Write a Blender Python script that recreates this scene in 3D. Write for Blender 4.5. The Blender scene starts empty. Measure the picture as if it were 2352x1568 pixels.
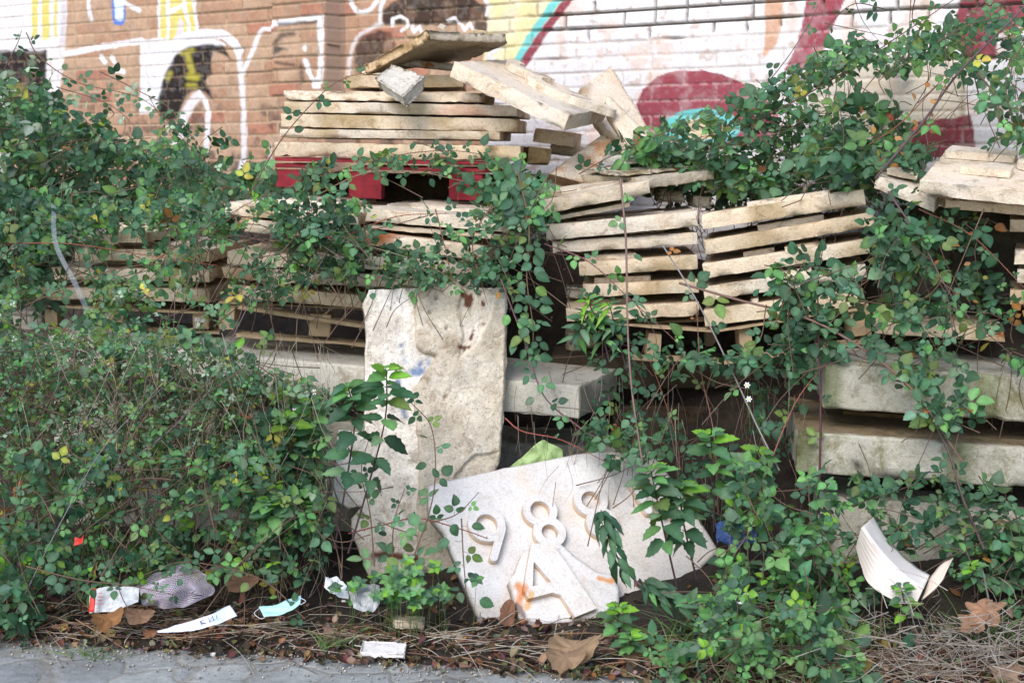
import bpy, math, random
import numpy as np
from mathutils import Vector
random.seed(7); RNG = np.random.default_rng(11)
S = bpy.context.scene
R = math.radians
# ---------------------------------------------------------------- camera, sky, sun, exposure
F = 3267.0; H = 1.65; HORIZ = 355.0
PITCH = math.atan((784 - HORIZ) / F)
cd = bpy.data.cameras.new('camera'); cam = bpy.data.objects.new('camera', cd); S.collection.objects.link(cam)
cam.location = (0, 0, H); cam.rotation_euler = (R(90) - PITCH, 0, 0)
cd.sensor_width = 36; cd.sensor_fit = 'HORIZONTAL'; cd.lens = 36 * F / 2352
cd.clip_start = 0.1; cd.clip_end = 500
cd.dof.use_dof = True; cd.dof.focus_distance = 5.35; cd.dof.aperture_fstop = 4.5
S.camera = cam
W = bpy.data.worlds.new('World'); S.world = W; W.use_nodes = True
nt = W.node_tree; nt.nodes.clear()
sky = nt.nodes.new('ShaderNodeTexSky'); sky.sky_type = 'NISHITA'; sky.sun_disc = False
SUN_EL, SUN_ROT = 42, 203
sky.sun_elevation = R(SUN_EL); sky.sun_rotation = R(SUN_ROT); sky.air_density = 1.0; sky.dust_density = 1.2
bg = nt.nodes.new('ShaderNodeBackground'); bg.inputs['Strength'].default_value = 0.105
wo = nt.nodes.new('ShaderNodeOutputWorld')
nt.links.new(sky.outputs[0], bg.inputs[0]); nt.links.new(bg.outputs[0], wo.inputs[0])
sl = bpy.data.lights.new('sun', 'SUN'); sl.energy = 1.5; sl.angle = R(35); sl.color = (1, .955, .90)
so = bpy.data.objects.new('sun', sl); S.collection.objects.link(so)
el, ro = R(SUN_EL), R(SUN_ROT)
sd = Vector((math.sin(ro) * math.cos(el), math.cos(ro) * math.cos(el), math.sin(el)))
so.rotation_euler = sd.to_track_quat('Z', 'Y').to_euler(); so.location = sd * 20
S.view_settings.view_transform = 'Standard'; S.view_settings.look = 'None'
S.view_settings.exposure = 1.07; S.view_settings.gamma = 1
# ---------------------------------------------------------------- projection helpers (photo points -> world points)
CAM = np.array([0, 0, H]); FW = np.array([0, math.cos(PITCH), -math.sin(PITCH)]); UP = np.array([0, math.sin(PITCH), math.cos(PITCH)])
def ray(px, py):
    return FW + np.array([1., 0, 0]) * ((px - 1176) / F) + UP * ((784 - py) / F)
def at(px, py, Y):
    d = ray(px, py); return CAM + d * (Y / d[1])
def onz(px, py, z=0.):
    d = ray(px, py); return CAM + d * ((z - H) / d[2])
def onplane(px, py, P0, n):
    d = ray(px, py); return CAM + d * (np.dot(P0 - CAM, n) / np.dot(d, n))
def proj(P):
    q = P - CAM; w = q @ FW
    return 1176 + F * q[:, 0] / w, 784 - F * (q @ UP) / w
def unit(v):
    v = np.asarray(v, float); return v / (np.linalg.norm(v, axis=-1, keepdims=True) + 1e-12)
# ---------------------------------------------------------------- noise
def _h(ix, iy, iz, seed):
    n = (ix * 374761393 + iy * 668265263 + iz * 2147483647 + seed * 1274126177) & 0xffffffff
    n = ((n ^ (n >> 13)) * 1274126177) & 0xffffffff
    n = ((n ^ (n >> 16)) * 2246822519) & 0xffffffff
    return ((n ^ (n >> 15)) & 0xffff) / 65535.0
def vn(P, s=1., seed=0):
    P = np.asarray(P, float) * s
    i = np.floor(P).astype(np.int64); f = P - i; f = f * f * (3 - 2 * f)
    r = 0
    for dx in (0, 1):
        for dy in (0, 1):
            for dz in (0, 1):
                w = (f[:, 0] if dx else 1 - f[:, 0]) * (f[:, 1] if dy else 1 - f[:, 1]) * (f[:, 2] if dz else 1 - f[:, 2])
                r = r + w * _h(i[:, 0] + dx, i[:, 1] + dy, i[:, 2] + dz, seed)
    return r
def fbm(P, s=1., seed=0, o=3):
    r = 0; a = .5; t = 0
    for k in range(o):
        r = r + a * vn(P, s * 2 ** k, seed + k * 17); t += a; a *= .5
    return r / t
def sm(a, b, x):
    t = np.clip((x - a) / (b - a), 0, 1); return t * t * (3 - 2 * t)
# ---------------------------------------------------------------- objects
WL = {}
def wloc(o):
    return WL.get(o.name, np.zeros(3)) if o is not None else np.zeros(3)
def mesh(name, V, F4, F3=None, mat=None, col=None, smooth=True):
    V = np.asarray(V, np.float32); me = bpy.data.meshes.new(name)
    F4 = np.zeros((0, 4), int) if F4 is None or len(F4) == 0 else np.asarray(F4, int)
    F3 = np.zeros((0, 3), int) if F3 is None or len(F3) == 0 else np.asarray(F3, int)
    me.vertices.add(len(V)); me.vertices.foreach_set('co', V.ravel())
    n4, n3 = len(F4), len(F3)
    loops = np.concatenate([F4.ravel(), F3.ravel()]).astype(np.int32)
    me.loops.add(len(loops)); me.loops.foreach_set('vertex_index', loops)
    st = np.concatenate([np.arange(n4) * 4, n4 * 4 + np.arange(n3) * 3]).astype(np.int32)
    me.polygons.add(n4 + n3); me.polygons.foreach_set('loop_start', st)
    me.polygons.foreach_set('use_smooth', np.full(n4 + n3, smooth))
    me.update(calc_edges=True); me.validate()
    if col is not None:
        ca = me.color_attributes.new('col', 'FLOAT_COLOR', 'POINT')
        c = np.ones((len(V), 4), np.float32); c[:, :3] = col; ca.data.foreach_set('color', c.ravel())
    if mat is not None: me.materials.append(mat)
    return me
def link(name, me, parent=None, loc=None):
    o = bpy.data.objects.new(name, me); S.collection.objects.link(o)
    if parent is not None: o.parent = parent
    if loc is not None: o.location = loc
    return o
def tago(o, label=None, cat=None, group=None, kind=None):
    if label: o['label'] = label
    if cat: o['category'] = cat
    if group: o['group'] = group
    if kind: o['kind'] = kind
    return o
def thing(name, label, cat, loc, group=None, kind='thing'):
    o = link(name, None, None, tuple(float(v) for v in loc)); WL[o.name] = np.array(loc, float)
    return tago(o, label, cat, group, kind)
def part(name, V, F4, F3, mat, parent, col=None, smooth=True, label=None, kind=None):
    b = wloc(parent)
    o = link(name, mesh(name, np.asarray(V) - b, F4, F3, mat, col, smooth), parent)
    WL[o.name] = b
    return tago(o, label, None, None, kind)
def solo(name, V, F4, F3, mat, label, cat, group=None, kind='thing', col=None, smooth=True):
    V = np.asarray(V, float); b = np.array([(V[:, 0].min() + V[:, 0].max()) / 2, (V[:, 1].min() + V[:, 1].max()) / 2, V[:, 2].min()])
    o = link(name, mesh(name, V - b, F4, F3, mat, col, smooth), None, tuple(b)); WL[o.name] = b
    return tago(o, label, cat, group, kind)
class Acc:
    def __init__(s): s.V = []; s.Q = []; s.T = []; s.C = []; s.n = 0
    def add(s, V, Q=None, T=None, c=(1, 1, 1)):
        V = np.asarray(V, float)
        if Q is not None and len(Q): s.Q.append(np.asarray(Q) + s.n)
        if T is not None and len(T): s.T.append(np.asarray(T) + s.n)
        s.V.append(V); c = np.asarray(c, float); s.C.append(np.broadcast_to(c, (len(V), 3)) if c.ndim == 1 else c); s.n += len(V)
    def get(s):
        return np.concatenate(s.V), (np.concatenate(s.Q) if s.Q else None), (np.concatenate(s.T) if s.T else None), np.concatenate(s.C)
    def part(s, name, mat, parent, **k):
        if not s.n: return None
        V, Q, T, C = s.get(); return part(name, V, Q, T, mat, parent, col=C, **k)
    def solo(s, name, mat, label, cat, **k):
        V, Q, T, C = s.get(); return solo(name, V, Q, T, mat, label, cat, col=C, **k)
# ---------------------------------------------------------------- materials
def newmat(name):
    m = bpy.data.materials.new(name); m.use_nodes = True; n = m.node_tree; n.nodes.clear()
    out = n.nodes.new('ShaderNodeOutputMaterial'); p = n.nodes.new('ShaderNodeBsdfPrincipled')
    n.links.new(p.outputs[0], out.inputs[0]); return m, n, p, out
def nd(n, t, **k):
    x = n.nodes.new(t)
    for a, v in k.items():
        if a in x.inputs: x.inputs[a].default_value = v
        else: setattr(x, a, v)
    return x
def ramp(n, fac, stops):
    r = n.nodes.new('ShaderNodeValToRGB'); e = r.color_ramp.elements
    while len(e) < len(stops): e.new(.5)
    for i, (p, c) in enumerate(stops):
        e[i].position = p; e[i].color = (*c, 1) if len(c) == 3 else c
    n.links.new(fac, r.inputs[0]); return r.outputs[0]
def noise(n, co, scale, detail=6, rough=.6, dist=0):
    x = nd(n, 'ShaderNodeTexNoise'); x.inputs['Scale'].default_value = scale; x.inputs['Detail'].default_value = detail
    x.inputs['Roughness'].default_value = rough; x.inputs['Distortion'].default_value = dist
    n.links.new(co, x.inputs['Vector']); return x.outputs['Fac']
def mixc(n, a, b, fac, mode='MIX'):
    x = n.nodes.new('ShaderNodeMix'); x.data_type = 'RGBA'; x.blend_type = mode
    for s, v in ((x.inputs[0], fac), (x.inputs[6], a), (x.inputs[7], b)):
        if isinstance(v, (int, float)): s.default_value = v
        elif isinstance(v, tuple): s.default_value = (*v, 1)
        else: n.links.new(v, s)
    return x.outputs[2]
def stone_mat(name, a, b, grey=(.5, .48, .44), gfac=(.52, .72), rough=.88, bump=.5, pores=True, bscale=45, moss=None, random_tint=.12, mott=1.):
    m, n, p, out = newmat(name)
    tc = n.nodes.new('ShaderNodeTexCoord'); co = tc.outputs['Object']
    oi = n.nodes.new('ShaderNodeObjectInfo')
    add = nd(n, 'ShaderNodeVectorMath', operation='ADD'); n.links.new(co, add.inputs[0])
    sc = nd(n, 'ShaderNodeVectorMath', operation='SCALE'); sc.inputs[0].default_value = (37, 11, 23); n.links.new(oi.outputs['Random'], sc.inputs['Scale'])
    n.links.new(sc.outputs[0], add.inputs[1]); co = add.outputs[0]
    c = ramp(n, noise(n, co, 5, 8, .65), [(.3, a), (.7, b)])
    g = ramp(n, noise(n, co, 2.6, 7, .7, .5), [(gfac[0], (0, 0, 0)), (gfac[1], (1, 1, 1))])
    c = mixc(n, c, grey, g)
    f = ramp(n, noise(n, co, 120, 4, .7), [(.25, (.72, .70, .66)), (.5, (1, 1, 1)), (.8, (1.08, 1.08, 1.08))])
    c = mixc(n, c, f, 1.0, 'MULTIPLY')
    st = ramp(n, noise(n, co, 14, 8, .75, .8), [(.34, (.50, .42, .32)), (.47, (1, 1, 1))])
    c = mixc(n, c, st, .8 * mott, 'MULTIPLY')
    wt = ramp(n, noise(n, co, 22, 8, .8, .6), [(.56, (0, 0, 0)), (.68, (mott, mott, mott))]); c = mixc(n, c, tuple(min(.85, x * 1.22) for x in b), wt)
    dk = ramp(n, noise(n, co, 190, 3, .8), [(.30, (.35, .30, .26)), (.40, (1, 1, 1))]); c = mixc(n, c, dk, .55 * mott, 'MULTIPLY')
    if moss:
        mk = ramp(n, noise(n, co, 6, 9, .75, .3), [(moss[1], (0, 0, 0)), (moss[1] + .14, (1, 1, 1))])
        c = mixc(n, c, moss[0], mk)
    at_ = n.nodes.new('ShaderNodeAttribute'); at_.attribute_name = 'col'
    c = mixc(n, c, at_.outputs['Color'], 1.0, 'MULTIPLY')
    rr = nd(n, 'ShaderNodeMapRange'); n.links.new(oi.outputs['Random'], rr.inputs[0]); rr.inputs[3].default_value = 1 - random_tint; rr.inputs[4].default_value = 1 + random_tint * .6
    cc = n.nodes.new('ShaderNodeCombineColor'); 
    for i in range(3): n.links.new(rr.outputs[0], cc.inputs[i])
    c = mixc(n, c, cc.outputs[0], 1.0, 'MULTIPLY')
    n.links.new(c, p.inputs['Base Color']); p.inputs['Roughness'].default_value = rough
    p.inputs['Specular IOR Level'].default_value = .25
    h = noise(n, co, bscale, 8, .7)
    if pores:
        v = nd(n, 'ShaderNodeTexVoronoi'); v.inputs['Scale'].default_value = 70; n.links.new(co, v.inputs['Vector'])
        pr = ramp(n, v.outputs['Distance'], [(.08, (0, 0, 0)), (.2, (1, 1, 1))])
        mm = nd(n, 'ShaderNodeMath', operation='MULTIPLY_ADD'); n.links.new(pr, mm.inputs[0]); mm.inputs[1].default_value = .35; n.links.new(h, mm.inputs[2]); h = mm.outputs[0]
    b_ = nd(n, 'ShaderNodeBump'); b_.inputs['Strength'].default_value = bump; b_.inputs['Distance'].default_value = .012
    n.links.new(h, b_.inputs['Height']); n.links.new(b_.outputs[0], p.inputs['Normal'])
    return m
def plain(name, c, rough=.6, var=.25, scale=20, bump=.2, spec=.3, usecol=False, alpha=1, trans=0):
    m, n, p, out = newmat(name)
    tc = n.nodes.new('ShaderNodeTexCoord')
    f = ramp(n, noise(n, tc.outputs['Object'], scale, 6, .65), [(.25, tuple(x * (1 - var) for x in c)), (.75, tuple(min(1, x * (1 + var)) for x in c))])
    if usecol:
        a = n.nodes.new('ShaderNodeAttribute'); a.attribute_name = 'col'; f = mixc(n, f, a.outputs['Color'], 1., 'MULTIPLY')
    n.links.new(f, p.inputs['Base Color']); p.inputs['Roughness'].default_value = rough; p.inputs['Specular IOR Level'].default_value = spec
    p.inputs['Alpha'].default_value = alpha; p.inputs['Transmission Weight'].default_value = trans
    b_ = nd(n, 'ShaderNodeBump'); b_.inputs['Strength'].default_value = bump; b_.inputs['Distance'].default_value = .006
    n.links.new(noise(n, tc.outputs['Object'], scale * 4, 6, .7), b_.inputs['Height']); n.links.new(b_.outputs[0], p.inputs['Normal'])
    return m
def leaf_mat(name, trans=.3, back=1.0, rough=.55, spec=.32):
    m, n, p, out = newmat(name)
    a = n.nodes.new('ShaderNodeAttribute'); a.attribute_name = 'col'
    tc = n.nodes.new('ShaderNodeTexCoord')
    f = ramp(n, noise(n, tc.outputs['Object'], 60, 5, .7), [(.25, (.78, .8, .75)), (.6, (1, 1, 1)), (.85, (1.2, 1.12, .95))])
    c = mixc(n, a.outputs['Color'], f, 1., 'MULTIPLY')
    g = n.nodes.new('ShaderNodeNewGeometry')
    pale = mixc(n, c, (.22, .28, .20), .45 * back)
    c2 = mixc(n, c, pale, g.outputs['Backfacing'])
    n.links.new(c2, p.inputs['Base Color']); p.inputs['Roughness'].default_value = rough; p.inputs['Specular IOR Level'].default_value = spec
    tr = n.nodes.new('ShaderNodeBsdfTranslucent'); t2 = mixc(n, c, (1.3, 1.5, .5), 1., 'MULTIPLY'); n.links.new(t2, tr.inputs[0])
    mx = n.nodes.new('ShaderNodeMixShader'); mx.inputs[0].default_value = trans
    n.links.new(p.outputs[0], mx.inputs[1]); n.links.new(tr.outputs[0], mx.inputs[2]); n.links.new(mx.outputs[0], out.inputs[0])
    b_ = nd(n, 'ShaderNodeBump'); b_.inputs['Strength'].default_value = .35; b_.inputs['Distance'].default_value = .003
    n.links.new(noise(n, tc.outputs['Object'], 180, 3, .6), b_.inputs['Height']); n.links.new(b_.outputs[0], p.inputs['Normal'])
    return m
M = {}
M['cream'] = stone_mat('cream_stone', (.69, .55, .41), (.77, .68, .56), grey=(.69, .65, .60), gfac=(.45, .75), bump=.6)
M['rough'] = stone_mat('rough_grey_stone', (.55, .50, .43), (.72, .68, .61), grey=(.42, .38, .33), gfac=(.55, .7), bump=1.0, bscale=60)
M['render'] = stone_mat('weathered_render', (.52, .46, .38), (.66, .61, .53), grey=(.74, .71, .67), gfac=(.5, .68), bump=1.0, random_tint=0)
M['white_stone'] = stone_mat('white_cast_stone', (.64, .60, .58), (.73, .72, .73), grey=(.63, .55, .48), gfac=(.52, .75), bump=.3, mott=.35, pores=True, bscale=120, random_tint=0)
M['block'] = stone_mat('old_concrete', (.42, .40, .33), (.58, .55, .48), grey=(.27, .26, .21), gfac=(.5, .75), bump=.6, moss=((.20, .19, .10), .50))
M['block_clean'] = stone_mat('pale_concrete', (.60, .57, .50), (.70, .66, .58), grey=(.5, .5, .47), gfac=(.55, .8), bump=.4)
M['wood'] = plain('weathered_wood', (.40, .30, .19), .8, .3, 14, .5, .2)
M['redwood'] = plain('red_painted_wood', (.24, .020, .032), .8, .35, 18, .5, .3)
M['leaf'] = leaf_mat('bramble_leaf'); M['herb'] = leaf_mat('herb_leaf', .35, .5, .5, .35)
M['deadleaf'] = leaf_mat('dead_leaf', .15, .2, .75, .15)
M['stem'] = plain('bramble_stem', (.9, .9, .9), .65, .25, 40, .3, .3, usecol=True)
# ---------------------------------------------------------------- shape builders
def rbox(C, res=.025, r=.006, rough=.0035, chip=.022, seed=0, stain=None):
    """chipped, rounded slab from 8 corners C[x][y][z]"""
    C = np.asarray(C, float).reshape(2, 2, 2, 3)
    L = np.array([np.linalg.norm(C[1, 0, 0] - C[0, 0, 0]), np.linalg.norm(C[0, 1, 0] - C[0, 0, 0]), np.linalg.norm(C[0, 0, 1] - C[0, 0, 0])])
    r = min(r, L.min() * .3)
    def ax(l):
        k = max(2, int(round((l - 2 * r) / res)))
        return np.concatenate([[0, r * .45], np.linspace(r, l - r, k + 1), [l - r * .45, l]])
    A = [ax(l) for l in L]; Vs = []; Qs = []; n = 0
    for a in range(3):
        b, c = (a + 1) % 3, (a + 2) % 3
        gb, gc = np.meshgrid(A[b], A[c], indexing='ij'); nb, nc = gb.shape
        for s in (0, 1):
            P = np.zeros((nb * nc, 3)); P[:, a] = s * L[a]; P[:, b] = gb.ravel(); P[:, c] = gc.ravel()
            I = np.arange(nb * nc).reshape(nb, nc)
            q = np.stack([I[:-1, :-1], I[1:, :-1], I[1:, 1:], I[:-1, 1:]], -1).reshape(-1, 4)
            if s == 0: q = q[:, ::-1]
            Vs.append(P); Qs.append(q + n); n += len(P)
    P = np.concatenate(Vs); Q = np.concatenate(Qs)
    _, idx, inv = np.unique(np.round(P * 1e5).astype(np.int64), axis=0, return_index=True, return_inverse=True)
    P = P[idx]; Q = inv.reshape(-1)[Q]
    N = fbm(P + seed * 3.1, 13, seed, 4); Nf = fbm(P + seed, 55, seed + 5, 3)
    Rr = r + chip * np.clip((N - .585) / .07, 0, 1)[:, None] * 1.0
    Rr = np.minimum(Rr, L.min() * .49)
    q = np.clip(P, Rr, L - Rr); v = P - q; nv = np.linalg.norm(v, axis=1, keepdims=True) + 1e-9
    P2 = q + v / nv * Rr - v / nv * (rough * (Nf * 1.3 + N * .35)[:, None] * 1.5)
    t = P2 / L; X = 0
    for i in (0, 1):
        for j in (0, 1):
            for k in (0, 1):
                w = (t[:, 0] if i else 1 - t[:, 0]) * (t[:, 1] if j else 1 - t[:, 1]) * (t[:, 2] if k else 1 - t[:, 2])
                X = X + w[:, None] * C[i, j, k]
    col = np.ones((len(X), 3)) * (.93 + .14 * fbm(P, 4, seed + 3)[:, None])
    ch = np.clip((N - .55) / .1, 0, 1)[:, None] * (nv > 0) * (np.abs(v).min(1, keepdims=True) > -1)
    if stain: col = stain(X, P, L, col)
    return X, Q, col
def front_slab(x0, y0, x1, y1, th, Y0, Y1, depth, pitch=0., taper=0):
    a = at(x0, y0, Y0); b = at(x1, y1, Y1); x = unit(b - a); w = np.linalg.norm(b - a)
    g = unit(np.array([-x[1], x[0], 0])); g = unit(g * math.cos(R(pitch)) + np.array([0, 0, math.sin(R(pitch))]))
    g = unit(g - x * np.dot(g, x)); n = np.cross(x, g); t = th * Y0 / F
    o = a - n * t
    return np.array([[[o, o + n * t], [o + g * depth, o + g * depth + n * t]], [[o + x * w, b], [o + x * w + g * depth, b + g * depth]]])
def quad_slab(tl, tr, br, bl, t):
    """tl.. = top face corners in order left-front, right-front, right-back, left-back"""
    n = unit(np.cross(tr - tl, bl - tl)); d = n * t
    return np.array([[[tl - d, tl], [bl - d, bl]], [[tr - d, tr], [br - d, br]]])
def plate(fr, sdf, hf, t, bounds, res, colf=None):
    """fr=(P0,ux,uy,n) plane frame; sdf(a,b)<0 inside; hf(a,b) surface height; t thickness"""
    P0, ux, uy, n = fr; a0, a1, b0, b1 = bounds
    na, nb = int((a1 - a0) / res) + 2, int((b1 - b0) / res) + 2
    ga, gb = np.meshgrid(a0 + np.arange(na) * res, b0 + np.arange(nb) * res, indexing='ij')
    ca = ga[:-1, :-1] + res / 2; cb = gb[:-1, :-1] + res / 2
    keep = sdf(ca.ravel(), cb.ravel()).reshape(ca.shape) < 0
    I = np.arange(na * nb).reshape(na, nb)
    q = np.stack([I[:-1, :-1], I[1:, :-1], I[1:, 1:], I[:-1, 1:]], -1)[keep]
    a = ga.ravel().copy(); b = gb.ravel().copy()
    cnt = np.bincount(q.ravel(), minlength=na * nb); bd = np.where((cnt > 0) & (cnt < 4))[0]
    e = res * .5
    for _ in range(3):
        x, y = a[bd], b[bd]; s = sdf(x, y)
        gx = (sdf(x + e, y) - sdf(x - e, y)) / (2 * e); gy = (sdf(x, y + e) - sdf(x, y - e)) / (2 * e)
        g2 = np.maximum(gx * gx + gy * gy, .2); st = np.clip(s, -res, res)
        a[bd] -= st * gx / g2; b[bd] -= st * gy / g2
    used = np.unique(q.ravel()); mp = -np.ones(na * nb, int); mp[used] = np.arange(len(used)); q = mp[q]
    a, b = a[used], b[used]; h = hf(a, b)
    top = P0 + a[:, None] * ux + b[:, None] * uy + h[:, None] * n
    bot = P0 + a[:, None] * ux + b[:, None] * uy - t * n
    nv = len(a)
    E = np.concatenate([q[:, [0, 1]], q[:, [1, 2]], q[:, [2, 3]], q[:, [3, 0]]]); key = E[:, 0] * nv + E[:, 1]; rk = E[:, 1] * nv + E[:, 0]
    B = E[~np.isin(key, rk)]
    walls = np.stack([B[:, 1], B[:, 0], B[:, 0] + nv, B[:, 1] + nv], -1)
    V = np.concatenate([top, bot]); Q = np.concatenate([q, q[:, ::-1] + nv, walls])
    c = np.ones((2 * nv, 3))
    if colf is not None: c[:nv] = colf(a, b); c[nv:] = c[:nv] 
    return V, Q, c
def seg(a, b, p, q):
    dx, dy = q[0] - p[0], q[1] - p[1]; t = np.clip(((a - p[0]) * dx + (b - p[1]) * dy) / (dx * dx + dy * dy + 1e-12), 0, 1)
    return np.hypot(a - p[0] - t * dx, b - p[1] - t * dy)
def pline(a, b, pts):
    d = 1e9 + 0 * a
    for p, q in zip(pts[:-1], pts[1:]): d = np.minimum(d, seg(a, b, p, q))
    return d
def psdf(a, b, pts):
    d = 1e9 + 0 * a; ins = np.zeros(a.shape, bool)
    for p, q in zip(pts, pts[1:] + pts[:1]):
        d = np.minimum(d, seg(a, b, p, q))
        c = (p[1] > b) != (q[1] > b)
        with np.errstate(divide='ignore', invalid='ignore'):
            ins ^= c & (a < (q[0] - p[0]) * (b - p[1]) / (q[1] - p[1] + 1e-15) + p[0])
    return np.where(ins, -d, d)
def spline(pts, n=6):
    P = np.asarray(pts, float)
    if len(P) < 3: return P[0] + (P[-1] - P[0]) * np.linspace(0, 1, n + 1)[:, None]
    P = np.vstack([2 * P[0] - P[1], P, 2 * P[-1] - P[-2]]); out = []
    for i in range(1, len(P) - 2):
        for t in np.arange(n) / n:
            a, b, c, d = P[i - 1], P[i], P[i + 1], P[i + 2]
            out.append(.5 * (2 * b + (c - a) * t + (2 * a - 5 * b + 4 * c - d) * t * t + (3 * b - a - 3 * c + d) * t ** 3))
    out.append(P[-2]); return np.array(out)
def tube(acc, P, r0, r1, col=(.2, .12, .08), k=5):
    P = np.asarray(P); n = len(P); T = np.gradient(P, axis=0); T = unit(T)
    u = unit(np.cross(T, [.13, .31, .94])); v = np.cross(T, u); an = np.arange(k) * 2 * math.pi / k
    rr = np.linspace(r0, r1, n)[:, None, None]
    V = P[:, None] + rr * (np.cos(an)[None, :, None] * u[:, None] + np.sin(an)[None, :, None] * v[:, None])
    I = np.arange(n * k).reshape(n, k); J = np.roll(I, -1, 1)
    Q = np.stack([I[:-1], J[:-1], J[1:], I[1:]], -1).reshape(-1, 4)
    acc.add(V.reshape(-1, 3), Q, None, col)
# leaf templates: x across, y along (0..1), z up
def leaf_tmpl(st, wid=.38, fold=.12, droop=.18, ser=.0, cup=0.):
    V = [(0, 0, 0)]; Q = []; T = []
    for i in range(1, st):
        t = i / st; w = wid * (math.sin(math.pi * t ** .82)) ** .75 * (1 + (ser if i % 2 else -ser))
        z = -droop * t * t
        V += [(-w, t + (.02 if i % 2 else -.01), z + fold * w / wid * .5 - cup * .2), (0, t, z), (w, t + (.02 if i % 2 else -.01), z + fold * w / wid * .5 - cup * .2)]
    V.append((0, 1.04, -droop)); m = len(V) - 1
    T += [(0, 2, 1), (0, 3, 2)]
    for i in range(st - 2):
        a = 1 + 3 * i; Q += [(a, a + 1, a + 4, a + 3), (a + 1, a + 2, a + 5, a + 4)]
    a = 1 + 3 * (st - 2); T += [(a, a + 1, m), (a + 1, a + 2, m)]
    return np.array(V, float), np.array(Q), np.array(T)
TB = [leaf_tmpl(13, .36, .14, .15, .055), leaf_tmpl(13, .41, .05, .28, .06), leaf_tmpl(13, .34, .28, .05, .05)]
TS = [leaf_tmpl(5, .38, .14, .15), leaf_tmpl(5, .42, .06, .3), leaf_tmpl(5, .35, .22, .05)]
TL = [leaf_tmpl(7, .2, .1, .35, .05), leaf_tmpl(7, .17, .14, .6, .05)]
TH = [leaf_tmpl(9, .30, .1, .35, .09), leaf_tmpl(9, .27, .16, .2, .09)]
class Leaves:
    def __init__(s): s.b = {}
    def add(s, T, pos, d, n, size, col):
        s.b.setdefault(id(T), (T, []))[1].append((pos, d, n, size, col))
    def flush(s, acc):
        for T, L in s.b.values():
            V, Q, Tr = T; m = len(L)
            pos = np.array([l[0] for l in L]); y = unit(np.array([l[1] for l in L])); z = np.array([l[2] for l in L], float)
            z = unit(z - y * (z * y).sum(1, keepdims=True) + 1e-6); x = np.cross(y, z); sz = np.array([l[3] for l in L])[:, None, None]
            c = np.array([l[4] for l in L])
            dr = np.random.default_rng(3).uniform(.3, 2.0, (m, 1, 1)); ww = np.random.default_rng(4).uniform(.85, 1.15, (m, 1, 1))
            P = pos[:, None] + sz * (V[None, :, :1] * ww * x[:, None] + V[None, :, 1:2] * y[:, None] + V[None, :, 2:] * dr * z[:, None])
            off = (np.arange(m) * len(V))[:, None, None]
            wv_ = np.full(len(V), .93); wv_[2::3] = 1.3; wv_[0] = 1.3; wv_[-1] = 1.   # paler midrib
            cv = np.clip((c[:, None] * wv_[None, :, None]), 0, 1).reshape(-1, 3) * (.86 + .28 * vn(P.reshape(-1, 3), 95, 7))[:, None]
            acc.add(P.reshape(-1, 3), (Q[None] + off).reshape(-1, 4), (Tr[None] + off).reshape(-1, 3), cv)
G_DARK = (.042, .100, .058); G_MID = (.076, .165, .092); G_BRI = (.12, .265, .095); G_GREY = (.13, .22, .13); G_YEL = (.36, .36, .07)
G_OLV = (.13, .19, .06); G_BRN = (.30, .13, .045); G_RED = (.25, .06, .03); G_LIM = (.16, .33, .04); G_PAL = (.28, .36, .28)
PAL = {'std': [(G_DARK, 4), (G_MID, 5), (G_BRI, 1.6), (G_GREY, 1), (G_OLV, .8), (G_YEL, .12), (G_BRN, .12)],
       'dark': [(G_DARK, 7), (G_MID, 4), (G_BRI, .4), (G_OLV, .5), (G_BRN, .12)],
       'left': [(G_DARK, 3), (G_MID, 5), (G_BRI, 2.4), (G_GREY, 2), (G_OLV, 1.5), (G_YEL, .35), (G_LIM, .4), (G_BRN, .1)],
       'bright': [(G_MID, 4), (G_BRI, 5), (G_GREY, 1), (G_LIM, .8), (G_DARK, 1)],
       'lime': [(G_BRI, 3), (G_LIM, 3), (G_MID, 1)],
       'dusty': [(G_GREY, 4), (G_OLV, 3), (G_MID, 3), (G_PAL, .8), (G_YEL, .3), (G_BRI, 1)],
       'pale': [(G_PAL, 3), (G_GREY, 2), (G_MID, 3), (G_DARK, 2)],
       'brown': [(G_BRN, 4), (G_RED, .6), (G_YEL, .6), ((.40, .22, .09), 3)]}
def pick(pal):
    L = PAL[pal]; r = random.random() * sum(w for _, w in L)
    for c, w in L:
        r -= w
        if r <= 0: break
    k = random.uniform(.78, 1.42); return tuple(min(1, v * k * random.uniform(.93, 1.07)) for v in c)
def rv(s=1.): return np.array([random.gauss(0, s), random.gauss(0, s), random.gauss(0, s)])
def compound(L, node, d, n, size, pal, k=3, T=TB, col=None):
    d = unit(d); n = unit(n - d * np.dot(n, d)); x = np.cross(d, n); c0 = col or pick(pal)
    pe = size * random.uniform(.35, .6); c = node + d * pe
    def one(dd, s, o=.08):
        cc = tuple(v * random.uniform(.9, 1.12) for v in c0)
        L.add(random.choice(T), c + unit(dd) * s * o, dd, n + rv(.22), s, cc)
    one(d + rv(.08), size * random.uniform(.95, 1.1), .32)
    if k >= 3:
        for s in (-1, 1): one(x * s * 1.0 + d * random.uniform(.0, .35) + rv(.1), size * random.uniform(.72, .95))
    if k >= 5:
        for s in (-1, 1): one(x * s * .9 - d * .35 + rv(.1), size * random.uniform(.5, .7))
    return c
def to_cam(p): return unit(CAM - p)
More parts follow.
